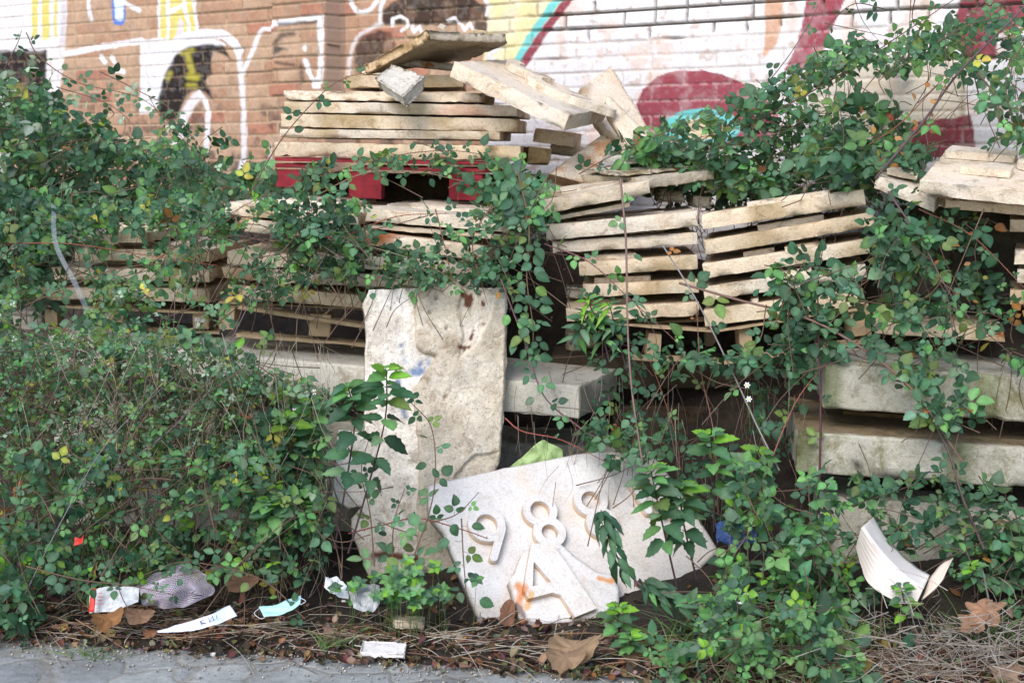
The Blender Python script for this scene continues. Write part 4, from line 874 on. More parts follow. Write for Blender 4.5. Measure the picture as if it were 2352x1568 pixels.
nv_ = len(V) // 2; c[nv_:] *= np.array([.8, .62, .45]); part('slab_body', V, Q, None, M['white_stone'], t, col=c)
def a2(*P): return to2(P, *NA)
lA = a2((1216, 1256), (1264, 1256), (1366, 1404), (1316, 1424), (1284, 1374), (1264, 1368), (1210, 1382), (1198, 1362), (1204, 1320))
hA = a2((1221, 1296), (1262, 1344), (1219, 1354)); 
dA = lambda a, b: np.maximum(psdf(a, b, lA), -psdf(a, b, hA))
V, Q, c = plate(NA, dA, lambda a, b: .03 + .003 * fbm(q3(a, b), 30, 5, 3), .001, bA, .0045, cA); nv_ = len(V) // 2; c[nv_:] *= np.array([1., .7, .42])  # same painted bounce tint low on the letter's sides
part('raised_letter', V, Q, None, M['white_stone'], t, col=c, smooth=False)
# ---------------------------------------------------------------- brambles and other plants
bush('bramble_bush', 'dense bramble mass against the brown wall at the upper left', 'bush', [
    ([(-80, 240), (60, 215), (180, 262), (300, 330), (430, 372), (640, 420), (660, 480), (480, 520), (300, 540), (-80, 560)], 6.3, 7.6, 1250, .054, 'std', .22),
    ([(-80, 150), (60, 160), (130, 220), (190, 300), (120, 420), (-80, 460)], 6.3, 7.4, 160, .055, 'pale', .38),
    ([(380, 250), (470, 300), (640, 385), (640, 430), (380, 380)], 6.6, 7.2, 60, .055, 'std', .3),
    ([(-60, 420), (120, 430), (170, 560), (110, 680), (-60, 760)], 5.9, 6.5, 300, .06, 'dark', .2)],
    canes=[([(-20, 400, 6.4), (200, 320, 6.4), (420, 380, 6.4), (640, 470, 6.4)], dict(gap=.06, size=.055)), ([(0, 420, 6.6), (130, 350, 6.5), (260, 345, 6.5)], dict(gap=.1, size=.05, col=(.28, .22, .16)))])
bush('bramble_bush', 'bramble canes growing over the far left slab stack', 'bush', [
    ([(-60, 520), (180, 480), (500, 470), (510, 560), (490, 720), (300, 740), (-60, 780)], 5.55, 5.95, 280, .041, 'left', .43),
    ([(60, 470), (500, 440), (520, 520), (60, 560)], 5.6, 6.2, 170, .044, 'std', .34)],
    canes=[([(140, 780, 5.6), (300, 640, 5.55), (480, 520, 5.55), (620, 440, 5.6)], dict(gap=.07, size=.045)), ([(60, 700, 5.6), (260, 620, 5.5), (420, 590, 5.5), (560, 470, 5.6)], dict(gap=.09, size=.045, thorns=True)),
           ([(0, 560, 5.6), (160, 560, 5.55), (330, 585, 5.5), (500, 610, 5.5)], dict(gap=.12, size=.045, col=(.26, .09, .06)))])
bush('bramble_bush', 'bramble draped over the slab stack left of the leaning slab', 'bush', [
    ([(470, 450), (820, 430), (860, 500), (830, 620), (700, 700), (500, 700)], 5.4, 5.7, 175, .04, 'left', .43),
    ([(640, 560), (900, 560), (1180, 600), (1170, 670), (860, 668), (660, 660)], 5.38, 5.6, 150, .042, 'std', .25),
    ([(620, 460), (760, 440), (840, 520), (800, 570), (640, 560)], 5.4, 5.6, 90, .045, 'dark', .35),
    ([(820, 500), (1150, 470), (1170, 620), (820, 600)], 5.4, 5.6, 50, .04, 'std', .4)],
    canes=[([(560, 470, 5.55), (760, 540, 5.5), (960, 600, 5.45), (1060, 655, 5.45)], dict(gap=.1, size=.045, col=(.30, .24, .16))), ([(760, 560, 5.5), (900, 500, 5.45), (1030, 490, 5.45)], dict(gap=.2, size=.04, thorns=True, col=(.30, .09, .06))),
           ([(620, 540, 5.5), (760, 545, 5.45), (930, 545, 5.45)], dict(gap=.3, size=.03, thorns=True, col=(.30, .09, .06))), ([(1000, 480, 5.4), (1020, 560, 5.38), (1040, 650, 5.4)], dict(gap=.2, size=.03, thorns=True, col=(.26, .10, .07))),
           ([(1130, 330 + 140, 5.4), (1085, 560, 5.4), (1120, 700, 5.4)], dict(gap=.12, size=.04, col=(.24, .12, .08))), ([(520, 690, 5.5), (700, 640, 5.45), (830, 610, 5.45)], dict(gap=.25, size=.03, col=(.4, .34, .26)))])
bush('bramble_bush', 'bramble canes trailing across the red pallet', 'bush', [
    ([(640, 430), (760, 375), (960, 345), (1130, 350), (1230, 400), (1240, 480), (1150, 480), (1000, 420), (860, 410), (760, 460), (640, 480)], 6.1, 6.4, 80, .05, 'std', .38),
    ([(1060, 430), (1240, 400), (1280, 470), (1260, 540), (1160, 560), (1090, 480)], 5.6, 6.0, 80, .058, 'std', .2)],
    canes=[([(600, 452, 6.3), (800, 385, 6.25), (960, 350, 6.2), (1090, 352, 6.2), (1180, 390, 6.2)], dict(gap=.06, size=.06, thorns=True)), ([(690, 470, 6.2), (830, 400, 6.15), (960, 395, 6.1), (1060, 415, 6.1), (1150, 420, 6.1)], dict(gap=.07, size=.058, thorns=True, col=(.24, .18, .13)))])
bush('bramble_bush', 'thick bramble bank rising to the right in front of the white wall', 'bush', [
    ([(1480, 300), (1600, 270), (1700, 225), (1760, 190), (1830, 150), (1950, 110), (2080, 110), (2100, 150), (1900, 190), (1860, 240), (1960, 330), (2040, 380), (2040, 440), (1640, 420), (1560, 370), (1480, 350)], 5.9, 6.3, 420, .05, 'std', .35),
    ([(1900, 110), (2080, 60), (2250, 30), (2400, 0), (2420, 130), (2250, 140), (2080, 150), (1900, 170)], 5.5, 5.95, 150, .048, 'std', .4),
    ([(1830, 250), (2050, 230), (2150, 330), (2110, 400), (1990, 440), (1850, 400)], 5.7, 6.1, 150, .058, 'std', .4),
    ([(1480, 400), (1700, 400), (2010, 430), (2020, 500), (1900, 470), (1620, 470), (1500, 460)], 6.15, 6.35, 150, .05, 'dark', .2),
    ([(1420, 330), (1560, 340), (1760, 400), (1850, 440), (1700, 440), (1500, 400), (1420, 380)], 5.9, 6.3, 150, .06, 'std', .3),
    ([(2150, 120), (2420, 120), (2420, 340), (2280, 340), (2220, 230)], 5.3, 5.7, 65, .055, 'std', .4),
    ([(1900, 330), (2130, 350), (2130, 400), (2010, 430), (1900, 420)], 5.5, 5.9, 90, .055, 'dark', .2)],
    canes=[([(1700, 300, 6.1), (1900, 190, 5.9), (2100, 60, 5.7), (2250, -40, 5.6)], dict(gap=.08, size=.06, r0=.004)), ([(2010, 410, 5.5), (2120, 280, 5.4), (2200, 170, 5.3), (2330, 40, 5.2), (2420, -60, 5.2)], dict(gap=.13, size=.058, r0=.006, r1=.003, thorns=True, col=(.15, .10, .11))),
           ([(1950, 360, 5.8), (2060, 290, 5.7), (2150, 200, 5.6), (2190, 180, 5.5)], dict(gap=.05, size=.05, pal='brown', k=1, col=(.32, .12, .07))), ([(1990, 390, 5.6), (2090, 320, 5.5), (2180, 250, 5.5)], dict(gap=.07, size=.045, pal='brown', k=1, col=(.32, .12, .07))),
           ([(1660, 300, 6.1), (1780, 170, 6.1), (1850, 70, 6.1), (1880, 10, 6.1)], dict(gap=.16, size=.05)), ([(2240, 160, 5.3), (2290, 230, 5.2), (2290, 310, 5.2), (2270, 360, 5.2)], dict(gap=.09, size=.06, r0=.004, thorns=True)),
           ([(2352, 100, 5.3), (2310, 180, 5.2), (2330, 300, 5.2)], dict(gap=.1, size=.055)), ([(2030, 20, 5.7), (1960, 10, 5.8), (1900, 60, 5.9)], dict(gap=.08, size=.05)),
           ([(1330, 400, 6.0), (1420, 350, 6.0), (1540, 300, 6.0), (1640, 262, 6.0)], dict(gap=.07, size=.05)), ([(2150, 100, 5.5), (2220, 60, 5.5), (2330, 30, 5.4)], dict(gap=.08, size=.055))])
bush('bramble_bush', 'bramble filling the dark gap between the right stack and the right edge slabs', 'bush', [
    ([(2010, 470), (2100, 440), (2220, 480), (2300, 600), (2310, 720), (2200, 740), (2040, 720), (1990, 600)], 5.3, 5.8, 120, .052, 'dark', .38),
    ([(1985, 540), (2090, 520), (2180, 560), (2150, 640), (2000, 610)], 5.05, 5.2, 55, .055, 'std', .2),
    ([(2000, 690), (2352, 660), (2400, 820), (2200, 900), (2080, 880), (1960, 800)], 4.9, 5.2, 100, .05, 'std', .42),
    ([(2080, 840), (2200, 830), (2240, 960), (2180, 980), (2100, 900)], 4.85, 5.0, 35, .055, 'std', .3)],
    canes=[([(2040, 440, 5.2), (2120, 560, 5.1), (2200, 700, 5.0), (2330, 820, 4.95)], dict(gap=.09, size=.06, r0=.004, col=(.14, .09, .10), thorns=True)), ([(2260, 480, 5.2), (2200, 620, 5.1), (2160, 720, 5.0)], dict(gap=.1, size=.058, r0=.003)),
           ([(2150, 540, 5.3), (2180, 620, 5.3), (2230, 700, 5.3)], dict(gap=.06, size=.045, pal='brown', k=1)), ([(2110, 480, 5.4), (2230, 540, 5.3), (2352, 660, 5.2)], dict(gap=.14, size=.045, thorns=True, col=(.30, .13, .10))),
           ([(2270, 500, 5.3), (2240, 570, 5.3), (2250, 650, 5.3)], dict(gap=.05, size=.05, pal='brown', k=1))])
bush('bramble_bush', 'branching bramble spray in front of the right slab column', 'bush', [
    ([(1760, 600), (1930, 590), (1990, 700), (1960, 800), (1800, 790), (1780, 700)], 5.05, 5.3, 75, .055, 'std', .25),
    ([(1480, 790), (1680, 800), (1900, 780), (1960, 860), (1700, 850), (1500, 850)], 5.1, 5.4, 70, .052, 'std', .3)],
    canes=[([(1560, 650, 5.3), (1700, 690, 5.2), (1850, 730, 5.1), (1980, 800, 5.0), (2100, 900, 4.9), (2210, 1060, 4.85)], dict(gap=.11, size=.06, r0=.005, r1=.004, thorns=True, col=(.22, .13, .11), shrink=.1)),
           ([(1880, 1180, 5.0), (1885, 960, 5.05), (1880, 780, 5.1), (1880, 640, 5.1), (1895, 545, 5.1)], dict(gap=.12, size=.05, r0=.005, col=(.10, .04, .05), thorns=True)), ([(1850, 720, 5.1), (1820, 650, 5.1), (1780, 600, 5.1)], dict(gap=.05, size=.055)),
           ([(1890, 760, 5.1), (1940, 700, 5.1), (1970, 610, 5.1)], dict(gap=.06, size=.055)), ([(1760, 700, 5.15), (1745, 780, 5.1), (1700, 800, 5.1)], dict(gap=.07, size=.055)), ([(1800, 620, 5.15), (1850, 610, 5.1), (1950, 640, 5.1)], dict(gap=.06, size=.055))])
for nm, lb, cs in (('bramble_cane', 'upright bramble cane hanging in front of the left column of the right stack', [([(1425, 410, 5.3), (1438, 560, 5.25), (1442, 760, 5.2), (1452, 900, 5.15), (1475, 1060, 5.1)], dict(gap=.085, size=.046, r0=.0045, r1=.004, thorns=True, col=(.26, .17, .15), shrink=.0))]),
    ('bramble_cane', 'long grey diagonal cane crossing from the right stack down into the weeds', [([(1520, 560, 5.35), (1600, 690, 5.25), (1680, 850, 5.2), (1740, 980, 5.1), (1790, 1080, 5.0)], dict(gap=.2, size=.04, r0=.003, r1=.0035, col=(.30, .28, .27), shrink=0))]),
    ('bramble_cane', 'leafy bramble cane hanging down between the two stacks in the centre', [([(1190, 395, 5.5), (1215, 520, 5.4), (1210, 640, 5.35), (1225, 760, 5.3), (1215, 830, 5.3)], dict(gap=.028, size=.062, r0=.004, pal='std', shrink=.2)), ([(1260, 400, 5.5), (1210, 500, 5.4), (1170, 600, 5.4)], dict(gap=.05, size=.05))]),
    ('bramble_cane', 'bramble cane arching from the stack down over the pale beam end', [([(1150, 640, 5.35), (1210, 800, 5.3), (1250, 910, 5.25), (1330, 980, 5.2), (1380, 1010, 5.15)], dict(gap=.065, size=.05, r0=.003, r1=.003, shrink=.1, col=(.17, .09, .10)))]),
    ('bramble_cane', 'red thorny cane crossing from the leaning slab towards the number slab', [([(800, 1225, 5.0), (880, 1205, 4.95), (960, 1190, 4.9), (1060, 1215, 4.85), (1120, 1236, 4.82)], dict(gap=.3, size=.03, r0=.003, r1=.0018, thorns=True, col=(.30, .10, .09), start=.3))]),
    ('bramble_cane', 'red thorny cane under the pale beam end', [([(1160, 960, 5.35), (1200, 990, 5.3), (1290, 1010, 5.25), (1390, 1060, 5.2)], dict(gap=.3, size=.03, r0=.003, thorns=True, col=(.34, .10, .08)))]),
    ('bramble_cane', 'reddish diagonal cane rising through the dark gap to the right concrete block', [([(1700, 1250, 4.9), (1770, 1060, 5.0), (1830, 920, 5.1), (1900, 830, 5.15)], dict(gap=.16, size=.04, r0=.0035, thorns=True, col=(.33, .12, .09)))]),
    ('bramble_cane', 'dark bramble stem climbing over the right concrete blocks', [([(2260, 1260, 4.75), (2210, 1140, 4.8), (2180, 1040, 4.85), (2140, 960, 4.9)], dict(gap=.06, size=.06, r0=.006, r1=.003, col=(.12, .08, .08), start=.15))]),
    ('bramble_cane', 'thin bramble cane across the top left of the slab pile', [([(560, 470, 6.2), (640, 330, 6.2), (720, 235, 6.2), (780, 185, 6.2), (850, 165, 6.25)], dict(gap=.1, size=.052, r0=.003, thorns=True, shrink=.4))]),
    ('bramble_cane', 'pair of bramble canes reaching over the brown wall at the left', [([(60, 75, 6.9), (90, 130, 6.9), (180, 190, 6.8), (330, 230, 6.7), (430, 330, 6.6), (520, 420, 6.5)], dict(gap=.06, size=.055, pal='pale', thorns=True, r0=.003)), ([(230, 165, 6.8), (330, 215, 6.7), (400, 260, 6.6), (500, 400, 6.5)], dict(gap=.09, size=.05)),
        ([(130, 200, 6.8), (250, 240, 6.7), (320, 300, 6.6)], dict(gap=.05, size=.055, pal='pale')), ([(10, 160, 6.8), (40, 100, 6.8), (50, 70, 6.8)], dict(gap=.05, size=.05))]),
    ('bramble_cane', 'leafy bramble sprig standing in front of the lower part of the leaning slab', [([(930, 1330, 4.75), (985, 1180, 4.8), (1000, 1080, 4.85), (990, 980, 4.9), (945, 925, 4.95)], dict(gap=.055, size=.055, r0=.003, r1=.0015, shrink=.25)), ([(860, 1300, 4.8), (850, 1180, 4.85), (830, 1080, 4.9), (850, 1000, 4.95)], dict(gap=.06, size=.05)), ([(900, 1310, 4.8), (905, 1200, 4.82), (930, 1120, 4.85)], dict(gap=.055, size=.05)), ([(990, 1200, 4.8), (1050, 1180, 4.75), (1100, 1130, 4.75)], dict(gap=.045, size=.05)), ([(960, 1230, 4.78), (900, 1210, 4.78), (860, 1190, 4.78)], dict(gap=.05, size=.045)), ([(1060, 1190, 4.72), (1065, 1290, 4.7), (1075, 1400, 4.68)], dict(gap=.045, size=.052, shrink=.1))])):
    bush(nm, lb, 'bramble', [], cs, group='single bramble canes')
bush('bramble_bush', 'big low bramble and weed thicket covering the lower left', 'bush', [
    ([(-80, 760), (300, 720), (480, 760), (640, 860), (735, 960), (740, 1130), (760, 1250), (640, 1290), (400, 1300), (200, 1290), (-80, 1360)], 4.95, 5.4, 900, .038, 'left', .33),
    ([(-80, 780), (400, 760), (620, 900), (500, 1060), (300, 1100), (-80, 1080)], 4.9, 5.3, 1500, .022, 'dusty', .22),
    ([(-80, 680), (300, 640), (520, 700), (640, 790), (560, 860), (-80, 800)], 5.15, 5.6, 190, .036, 'dusty', .45),
    ([(-80, 1020), (600, 1040), (735, 1100), (770, 1270), (700, 1330), (560, 1335), (420, 1320), (330, 1360), (200, 1350), (60, 1390), (-80, 1450)], 4.72, 5.05, 620, .042, 'left', .3),
    ([(560, 940), (725, 1000), (735, 1180), (560, 1200)], 4.95, 5.2, 150, .05, 'std', .2),
    ([(-80, 1320), (60, 1330), (140, 1400), (60, 1470), (-80, 1470)], 4.6, 4.8, 60, .05, 'dark', .2)],
    canes=[([(700, 1420, 4.65), (600, 1330, 4.65), (430, 1290, 4.65), (330, 1320, 4.62)], dict(gap=.06, size=.045)), ([(60, 1300, 4.65), (180, 1330, 4.62), (300, 1345, 4.6), (400, 1365, 4.58)], dict(gap=.05, size=.045)), ([(560, 1290, 4.7), (470, 1310, 4.6), (360, 1330, 4.58)], dict(gap=.05, size=.05, pal='bright')), ([(30, 1420, 4.7), (150, 1180, 4.7), (260, 1000, 4.75), (440, 830, 5.0)], dict(gap=.2, size=.04, col=(.22, .2, .22))), ([(240, 1100, 4.9), (420, 960, 4.95), (520, 800, 5.1), (600, 640, 5.3)], dict(gap=.15, size=.045, thorns=True, col=(.17, .13, .15), r0=.004))])
bush('weed_plant', 'bushy green weeds in front of the long pale beam at the left', 'plant', [([(470, 870), (700, 860), (770, 960), (740, 1020), (500, 1000)], 5.2, 5.45, 200, .034, 'dusty', .35)], [([(600 + i * 27, 1010, 5.3), (590 + i * 30, 930, 5.3), (570 + i * 34, 850 + (i % 3) * 15, 5.3)], dict(gap=.05, size=.03, T=TL, k=3, pal='dusty')) for i in range(6)], mat='herb')
bush('bramble_bush', 'dark bramble tangle in the gap between the beam end and the right blocks', 'bush', [
    ([(1360, 880), (1500, 860), (1700, 850), (1860, 900), (1840, 1150), (1700, 1200), (1520, 1150), (1400, 1020)], 5.2, 5.6, 110, .046, 'dark', .45),
    ([(1320, 980), (1480, 960), (1520, 1060), (1400, 1080)], 5.1, 5.3, 35, .045, 'std', .3), ([(1300, 620), (1400, 650), (1520, 760), (1480, 860), (1380, 880), (1300, 760)], 5.35, 5.6, 25, .042, 'dark', .4)],
    canes=[([(1540, 1200, 5.2), (1560, 1050, 5.3), (1520, 900, 5.35), (1480, 800, 5.4)], dict(gap=.12, size=.045, thorns=True, col=(.28, .11, .08))), ([(1650, 1180, 5.2), (1640, 1000, 5.2), (1610, 850, 5.25), (1600, 700, 5.3)], dict(gap=.12, size=.04, thorns=True, col=(.25, .13, .10))),
           ([(1250, 560, 5.5), (1350, 600, 5.4), (1440, 680, 5.35), (1560, 790, 5.3)], dict(gap=.12, size=.042, thorns=True, col=(.22, .11, .12)))])
bush('bramble_bush', 'fresh green bramble and weeds at the foot of the right blocks', 'bush', [
    ([(1700, 1060), (1900, 1100), (1950, 1240), (1975, 1330), (2060, 1400), (1800, 1480), (1660, 1400), (1660, 1300), (1680, 1200)], 4.6, 5.0, 270, .046, 'bright', .33),
    ([(1500, 1440), (1600, 1380), (1700, 1350), (1850, 1400), (1980, 1480), (1960, 1600), (1700, 1640), (1500, 1600)], 4.15, 4.55, 300, .042, 'bright', .32),
    ([(1870, 1100), (2352, 1080), (2400, 1300), (2200, 1330), (2050, 1250), (1900, 1230)], 4.75, 4.9, 150, .05, 'std', .38),
    ([(2250, 1230), (2400, 1200), (2400, 1400), (2280, 1400)], 4.7, 4.9, 60, .05, 'std', .3)],
    canes=[([(1870, 1300, 4.7), (1860, 1180, 4.75), (1855, 1060, 4.8)], dict(gap=.05, size=.065, pal='bright')), ([(2000, 1560, 4.2), (1930, 1480, 4.3), (1850, 1440, 4.3)], dict(gap=.07, size=.085, pal='dark', r0=.004, shrink=0)), ([(2140, 1568, 4.2), (2080, 1520, 4.25), (1980, 1500, 4.3)], dict(gap=.07, size=.08, pal='dark', r0=.004, shrink=0))])
# broad leaved herbs: whorls along a stem
def herb(name, label, stems, size=.07, pal='bright', T=TH, n=8, droop=.0, group='broad leaved herbs', col=(.07, .04, .05)):
    sts = []; L = Leaves()
    for pts in stems:
        P = spline([at(*p) for p in pts], 6); stem = Acc(); tube(stem, P, .004, .0022, col); sts.append(stem)
        for i in range(n):
            f_ = 1 - (i / n) ** 1.5 * .75; j = int((len(P) - 1) * f_); p = P[j]; t = unit(P[j] - P[max(0, j - 1)] + 1e-9)
            for k in range(3 if i else 6):
                an = k * 2.1 + i * 1.3 if i else k * 1.05; e1 = unit(np.cross(t, [.2, .5, .3])); e2 = np.cross(t, e1)
                d = unit(e1 * math.cos(an) + e2 * math.sin(an) + t * (.35 - droop - .08 * i) + np.array([0, -.25, -droop])); s = size * (.65 if i == 0 else 1.) * random.uniform(.8, 1.15)
                nn_ = unit(t + to_cam(p) * .7 + rv(.15)); L.add(random.choice(T), p + d * .008, d, nn_, s, pick('lime' if i < 2 and pal != 'dark' else pal))
    acc = Acc(); L.flush(acc); t = thing(name, label, 'plant', at(*stems[0][0]), group); [s_.part('stem', M['stem'], t) for s_ in sts]; acc.part('foliage', M['herb'], t)
herb('herb_plant', 'tall broad leaved green plant with dark stems in front of the leaning slab', [[(800, 1270, 4.8), (850, 1100, 4.8), (885, 960, 4.8), (888, 850, 4.8)], [(770, 1250, 4.85), (800, 1080, 4.85), (815, 960, 4.85), (800, 890, 4.85)]], .085, 'std', n=9)
herb('herb_plant', 'broad leaved weed rosette at the left of the leaning slab foot', [[(620, 1240, 4.85), (625, 1180, 4.8), (622, 1150, 4.8)]], .075, 'bright', n=7)
herb('herb_plant', 'wilted plant with narrow drooping dark leaves growing in front of the number slab', [[(1500, 1370, 4.6), (1430, 1300, 4.6), (1400, 1230, 4.6), (1380, 1170, 4.62)], [(1620, 1392, 4.55), (1530, 1365, 4.58), (1480, 1330, 4.6)]], .075, 'dark', TL, 9, .55, col=(.15, .10, .12))
herb('herb_plant', 'broad leaved plant at the right corner of the number slab', [[(1560, 1370, 4.65), (1530, 1240, 4.65), (1510, 1150, 4.68), (1495, 1080, 4.7)], [(1600, 1330, 4.7), (1570, 1200, 4.7), (1560, 1120, 4.72)]], .085, 'std', n=9)
herb('herb_plant', 'leafy herb with upright shoots hanging over the left end of the sagging pallet', [[(1400, 830, 5.25), (1380, 760, 5.25), (1350, 690, 5.25)], [(1440, 850, 5.25), (1420, 780, 5.25), (1400, 700, 5.25)], [(1310, 790, 5.3), (1330, 760, 5.25), (1345, 720, 5.25)]], .06, 'std', TL, 8)
herb('herb_plant', 'bright broad leaved shoot in the dark gap left of the right blocks', [[(1640, 1220, 5.0), (1640, 1100, 5.0), (1632, 1000, 5.0)], [(1720, 1240, 5.0), (1725, 1130, 5.0), (1740, 1040, 5.0)]], .085, 'bright', n=6)
herb('herb_plant', 'dark green leafy shoots at the middle of the lower left thicket edge', [[(700, 1200, 5.0), (680, 1080, 5.0), (660, 960, 5.0)], [(730, 1150, 5.05), (720, 1020, 5.05), (715, 920, 5.1)]], .07, 'std', n=9)
herb('herb_plant', 'small fresh weed standing right below the number slab', [[(1425, 1470, 4.5), (1420, 1430, 4.5), (1418, 1395, 4.5)], [(1450, 1500, 4.45), (1445, 1460, 4.45)]], .055, 'bright', n=5)
herb('herb_plant', 'weed with bright leaves under the white bent tray', [[(2090, 1470, 4.5), (2080, 1400, 4.5), (2070, 1350, 4.5)], [(2240, 1370, 4.6), (2235, 1330, 4.6), (2228, 1300, 4.6)]], .05, 'bright', n=5)
# low lobed weeds by the number slab
L = Leaves(); stem = Acc()
for i in range(46):
    x, y = random.gauss(925, 62), random.gauss(1350, 24); p = at(x, y, random.uniform(4.6, 4.72)); p[2] = max(p[2], .03); q_ = p.copy(); q_[2] = .01; q_[:2] += rv(.02)[:2]; tube(stem, [q_, (p + q_) / 2 + rv(.004), p], .0012, .0008, (.12, .2, .06), 3)
    for k in range(5):
        an = k * 1.2 + i; L.add(random.choice(TS), p, np.array([math.cos(an), math.sin(an) * .6 - .2, math.sin(an) * .5 + .1]), unit(to_cam(p) + np.array([0, 0, .9]) + rv(.2)), .028, pick('bright' if i % 3 else 'lime'))
acc = Acc(); L.flush(acc); t = thing('clover_plant', 'low bright green lobed weed clump at the left foot of the number slab', 'plant', at(925, 1370, 4.65)); stem.part('stem', M['stem'], t); acc.part('foliage', M['herb'], t)
# grass tufts
def grass(label, cx, cy, Y, n, h, col=(.12, .22, .05), sp=.08):
    a_ = Acc(); b0 = at(cx, cy, Y); b0[2] = soil_z(np.array([b0[0]]), np.array([Y]))[0]
    for _ in range(n):
        b = b0 + np.array([random.gauss(0, sp), random.gauss(0, sp * .6), 0]); d = np.array([random.gauss(0, .5), random.gauss(-.1, .4), 1.]); hh = h * random.uniform(.5, 1.2)
        ts = np.linspace(0, 1, 6)[:, None]; P = b + d * hh * ts + np.array([d[0] * .6, d[1] * .6, -.5]) * hh * ts ** 2; w = unit(np.cross(d, CAM - b)) * .0022 * (1 - ts * .9)
        V = np.concatenate([P - w, P + w]); a_.add(V, [(i, i + 1, i + 7, i + 6) for i in range(5)], None, np.array(col) * random.uniform(.7, 1.3))
    a_.solo('grass_tuft', M['herb'], label, 'grass', group='grass tufts')
grass('grass tuft in the weeds right of the number slab', 1640, 1400, 4.6, 60, .22, sp=.12); grass('small grass tuft by the crumpled wrapper at the lower left', 215, 1440, 4.55, 40, .10, sp=.04)
grass('grass tuft beside the blue mask', 760, 1400, 4.6, 40, .09, sp=.04); grass('grass tuft at the right edge beside the dry twigs', 2300, 1330, 4.6, 50, .2, sp=.1); grass('grass tuft at the bottom right among bright weeds', 1780, 1540, 4.25, 70, .16, sp=.1)
grass('long grass blades leaning over the bright weeds at the lower right', 1720, 1420, 4.5, 60, .26, sp=.16); grass('grass tuft left of the white plastic tray', 1930, 1400, 4.6, 50, .2, (.14, .26, .06), .12)
# dry stems
def sticks(name, label, cat, n, gen, r=(.001, .0022), cols=((.36, .30, .21), (.28, .20, .13), (.45, .40, .32)), kind='stuff', **k):
    a_ = Acc()
    for _ in range(n):
        P = gen(); tube(a_, P, random.uniform(*r), random.uniform(r[0] * .6, r[0]), np.array(random.choice(cols)) * random.uniform(.7, 1.2), 4)
    return a_.solo(name, M['stem'], label, cat, kind=kind, **k)
def gnd(x, y): return np.array([x, y, soil_z(np.array([x]), np.array([y]))[0]])
def tw():
    x, y = random.gauss(2180, 120), random.gauss(1500, 45); p = at(x, y, random.uniform(4.15, 4.6)); p[2] = max(.01, p[2]); d = rv(); d[2] *= .35; d = unit(d) * random.uniform(.06, .22)
    q_ = p + d; q_[2] = max(.01, q_[2]); return spline([p, (p + q_) / 2 + rv(.015), q_], 4)
sticks('dry_twigs', 'tangle of thin grey dry twigs in the bottom right corner', 'twigs', 420, tw, cols=((.42, .37, .32), (.34, .29, .24), (.5, .45, .4), (.26, .19, .14)))
def tw2():
    x, y = random.uniform(-40, 760), random.uniform(760, 1330); p = at(x, y, random.uniform(4.85, 5.35)); p[2] = max(.02, p[2]); q_ = p + np.array([random.gauss(0, .06), random.gauss(0, .05), -random.uniform(.05, .25)]); q_[2] = max(.02, q_[2]); return spline([p, (p + q_) / 2 + rv(.012), q_], 4)
sticks('dry_stems', 'thin dry grey stems standing through the lower left thicket', 'stems', 800, tw2, r=(.0006, .0015))
def tw3():
    x, y = random.uniform(1180, 1860), random.uniform(840, 1180); p = at(x, y, random.uniform(5.1, 5.6)); q_ = p + np.array([random.gauss(0, .04), random.gauss(0, .05), -random.uniform(.1, .3)]); return spline([p, (p + q_) / 2 + rv(.015), q_], 4)
sticks('dry_roots', 'hanging dry roots and stems in the dark gap right of the leaning slab', 'stems', 170, tw3, r=(.0006, .0014), cols=((.22, .16, .12), (.30, .2, .14), (.38, .34, .3)))
def tw4():
    x = random.uniform(-1.9, 1.6); yb = 4.42 - .17 * x + abs(random.gauss(0, .16)) + .02; a = random.gauss(.0, .65); l = random.uniform(.05, .36); p = gnd(x, yb); q_ = gnd(x + l * math.cos(a), yb + l * math.sin(a)); p[2] += random.uniform(.003, .03); q_[2] += random.uniform(.003, .03)
    return spline([p, (p + q_) / 2 + np.array([0, random.gauss(0, .015), random.uniform(0, .02)]), q_], 4)
sticks('dead_bramble_stems', 'fallen brown bramble stems along the edge of the pavement', 'stems', 520, tw4, r=(.0009, .0026), cols=((.26, .14, .085), (.38, .24, .15), (.48, .36, .26), (.18, .1, .08), (.5, .45, .38), (.55, .5, .42)))
# dead leaves and debris
def dead_template():
    return [leaf_tmpl(6, .4, .5, -.35, .15), leaf_tmpl(6, .33, .8, .3, .2), leaf_tmpl(5, .45, .3, -.6, .1)]
TD = dead_template(); L = Leaves()
for _ in range(3000):
    x = random.uniform(-2.1, 1.9); y = 4.36 - .17 * x + abs(random.gauss(0, .32)); p = gnd(x, y); p[2] = max(p[2], 0) + random.uniform(.0, .018); d = rv(); d[2] *= .25
    c = random.choice(((.20, .115, .07), (.27, .17, .10), (.13, .08, .055), (.38, .29, .2), (.09, .06, .045), (.32, .24, .17)))
    L.add(random.choice(TD), p, d, np.array([0, 0, 1.]) + rv(.4), random.uniform(.01, .036), tuple(v * random.uniform(.45, 1.0) for v in c))
acc = Acc(); L.flush(acc); acc.solo('leaf_litter', M['deadleaf'], 'carpet of small brown dead leaves behind the pavement edge', 'leaf litter', kind='stuff')
a_ = Acc(); 
for _ in range(1500):
    x = random.uniform(-2., 1.6); y = 4.38 - .17 * x + random.gauss(.0, .1); p = gnd(x, y); p[2] = max(0, p[2]) + .001; s = random.uniform(.0015, .007) ; o_ = np.array([[1, 0, 0], [-.5, .8, 0], [-.5, -.8, 0], [0, 0, 1.1], [0, 0, -.5]]) * s * np.array([random.uniform(.7, 1.4), 1, .8])
    a_.add(p + o_, None, [(0, 1, 3), (1, 2, 3), (2, 0, 3), (1, 0, 4), (2, 1, 4), (0, 2, 4)], np.array([.5, .46, .4]) * random.uniform(.4, 1.4))
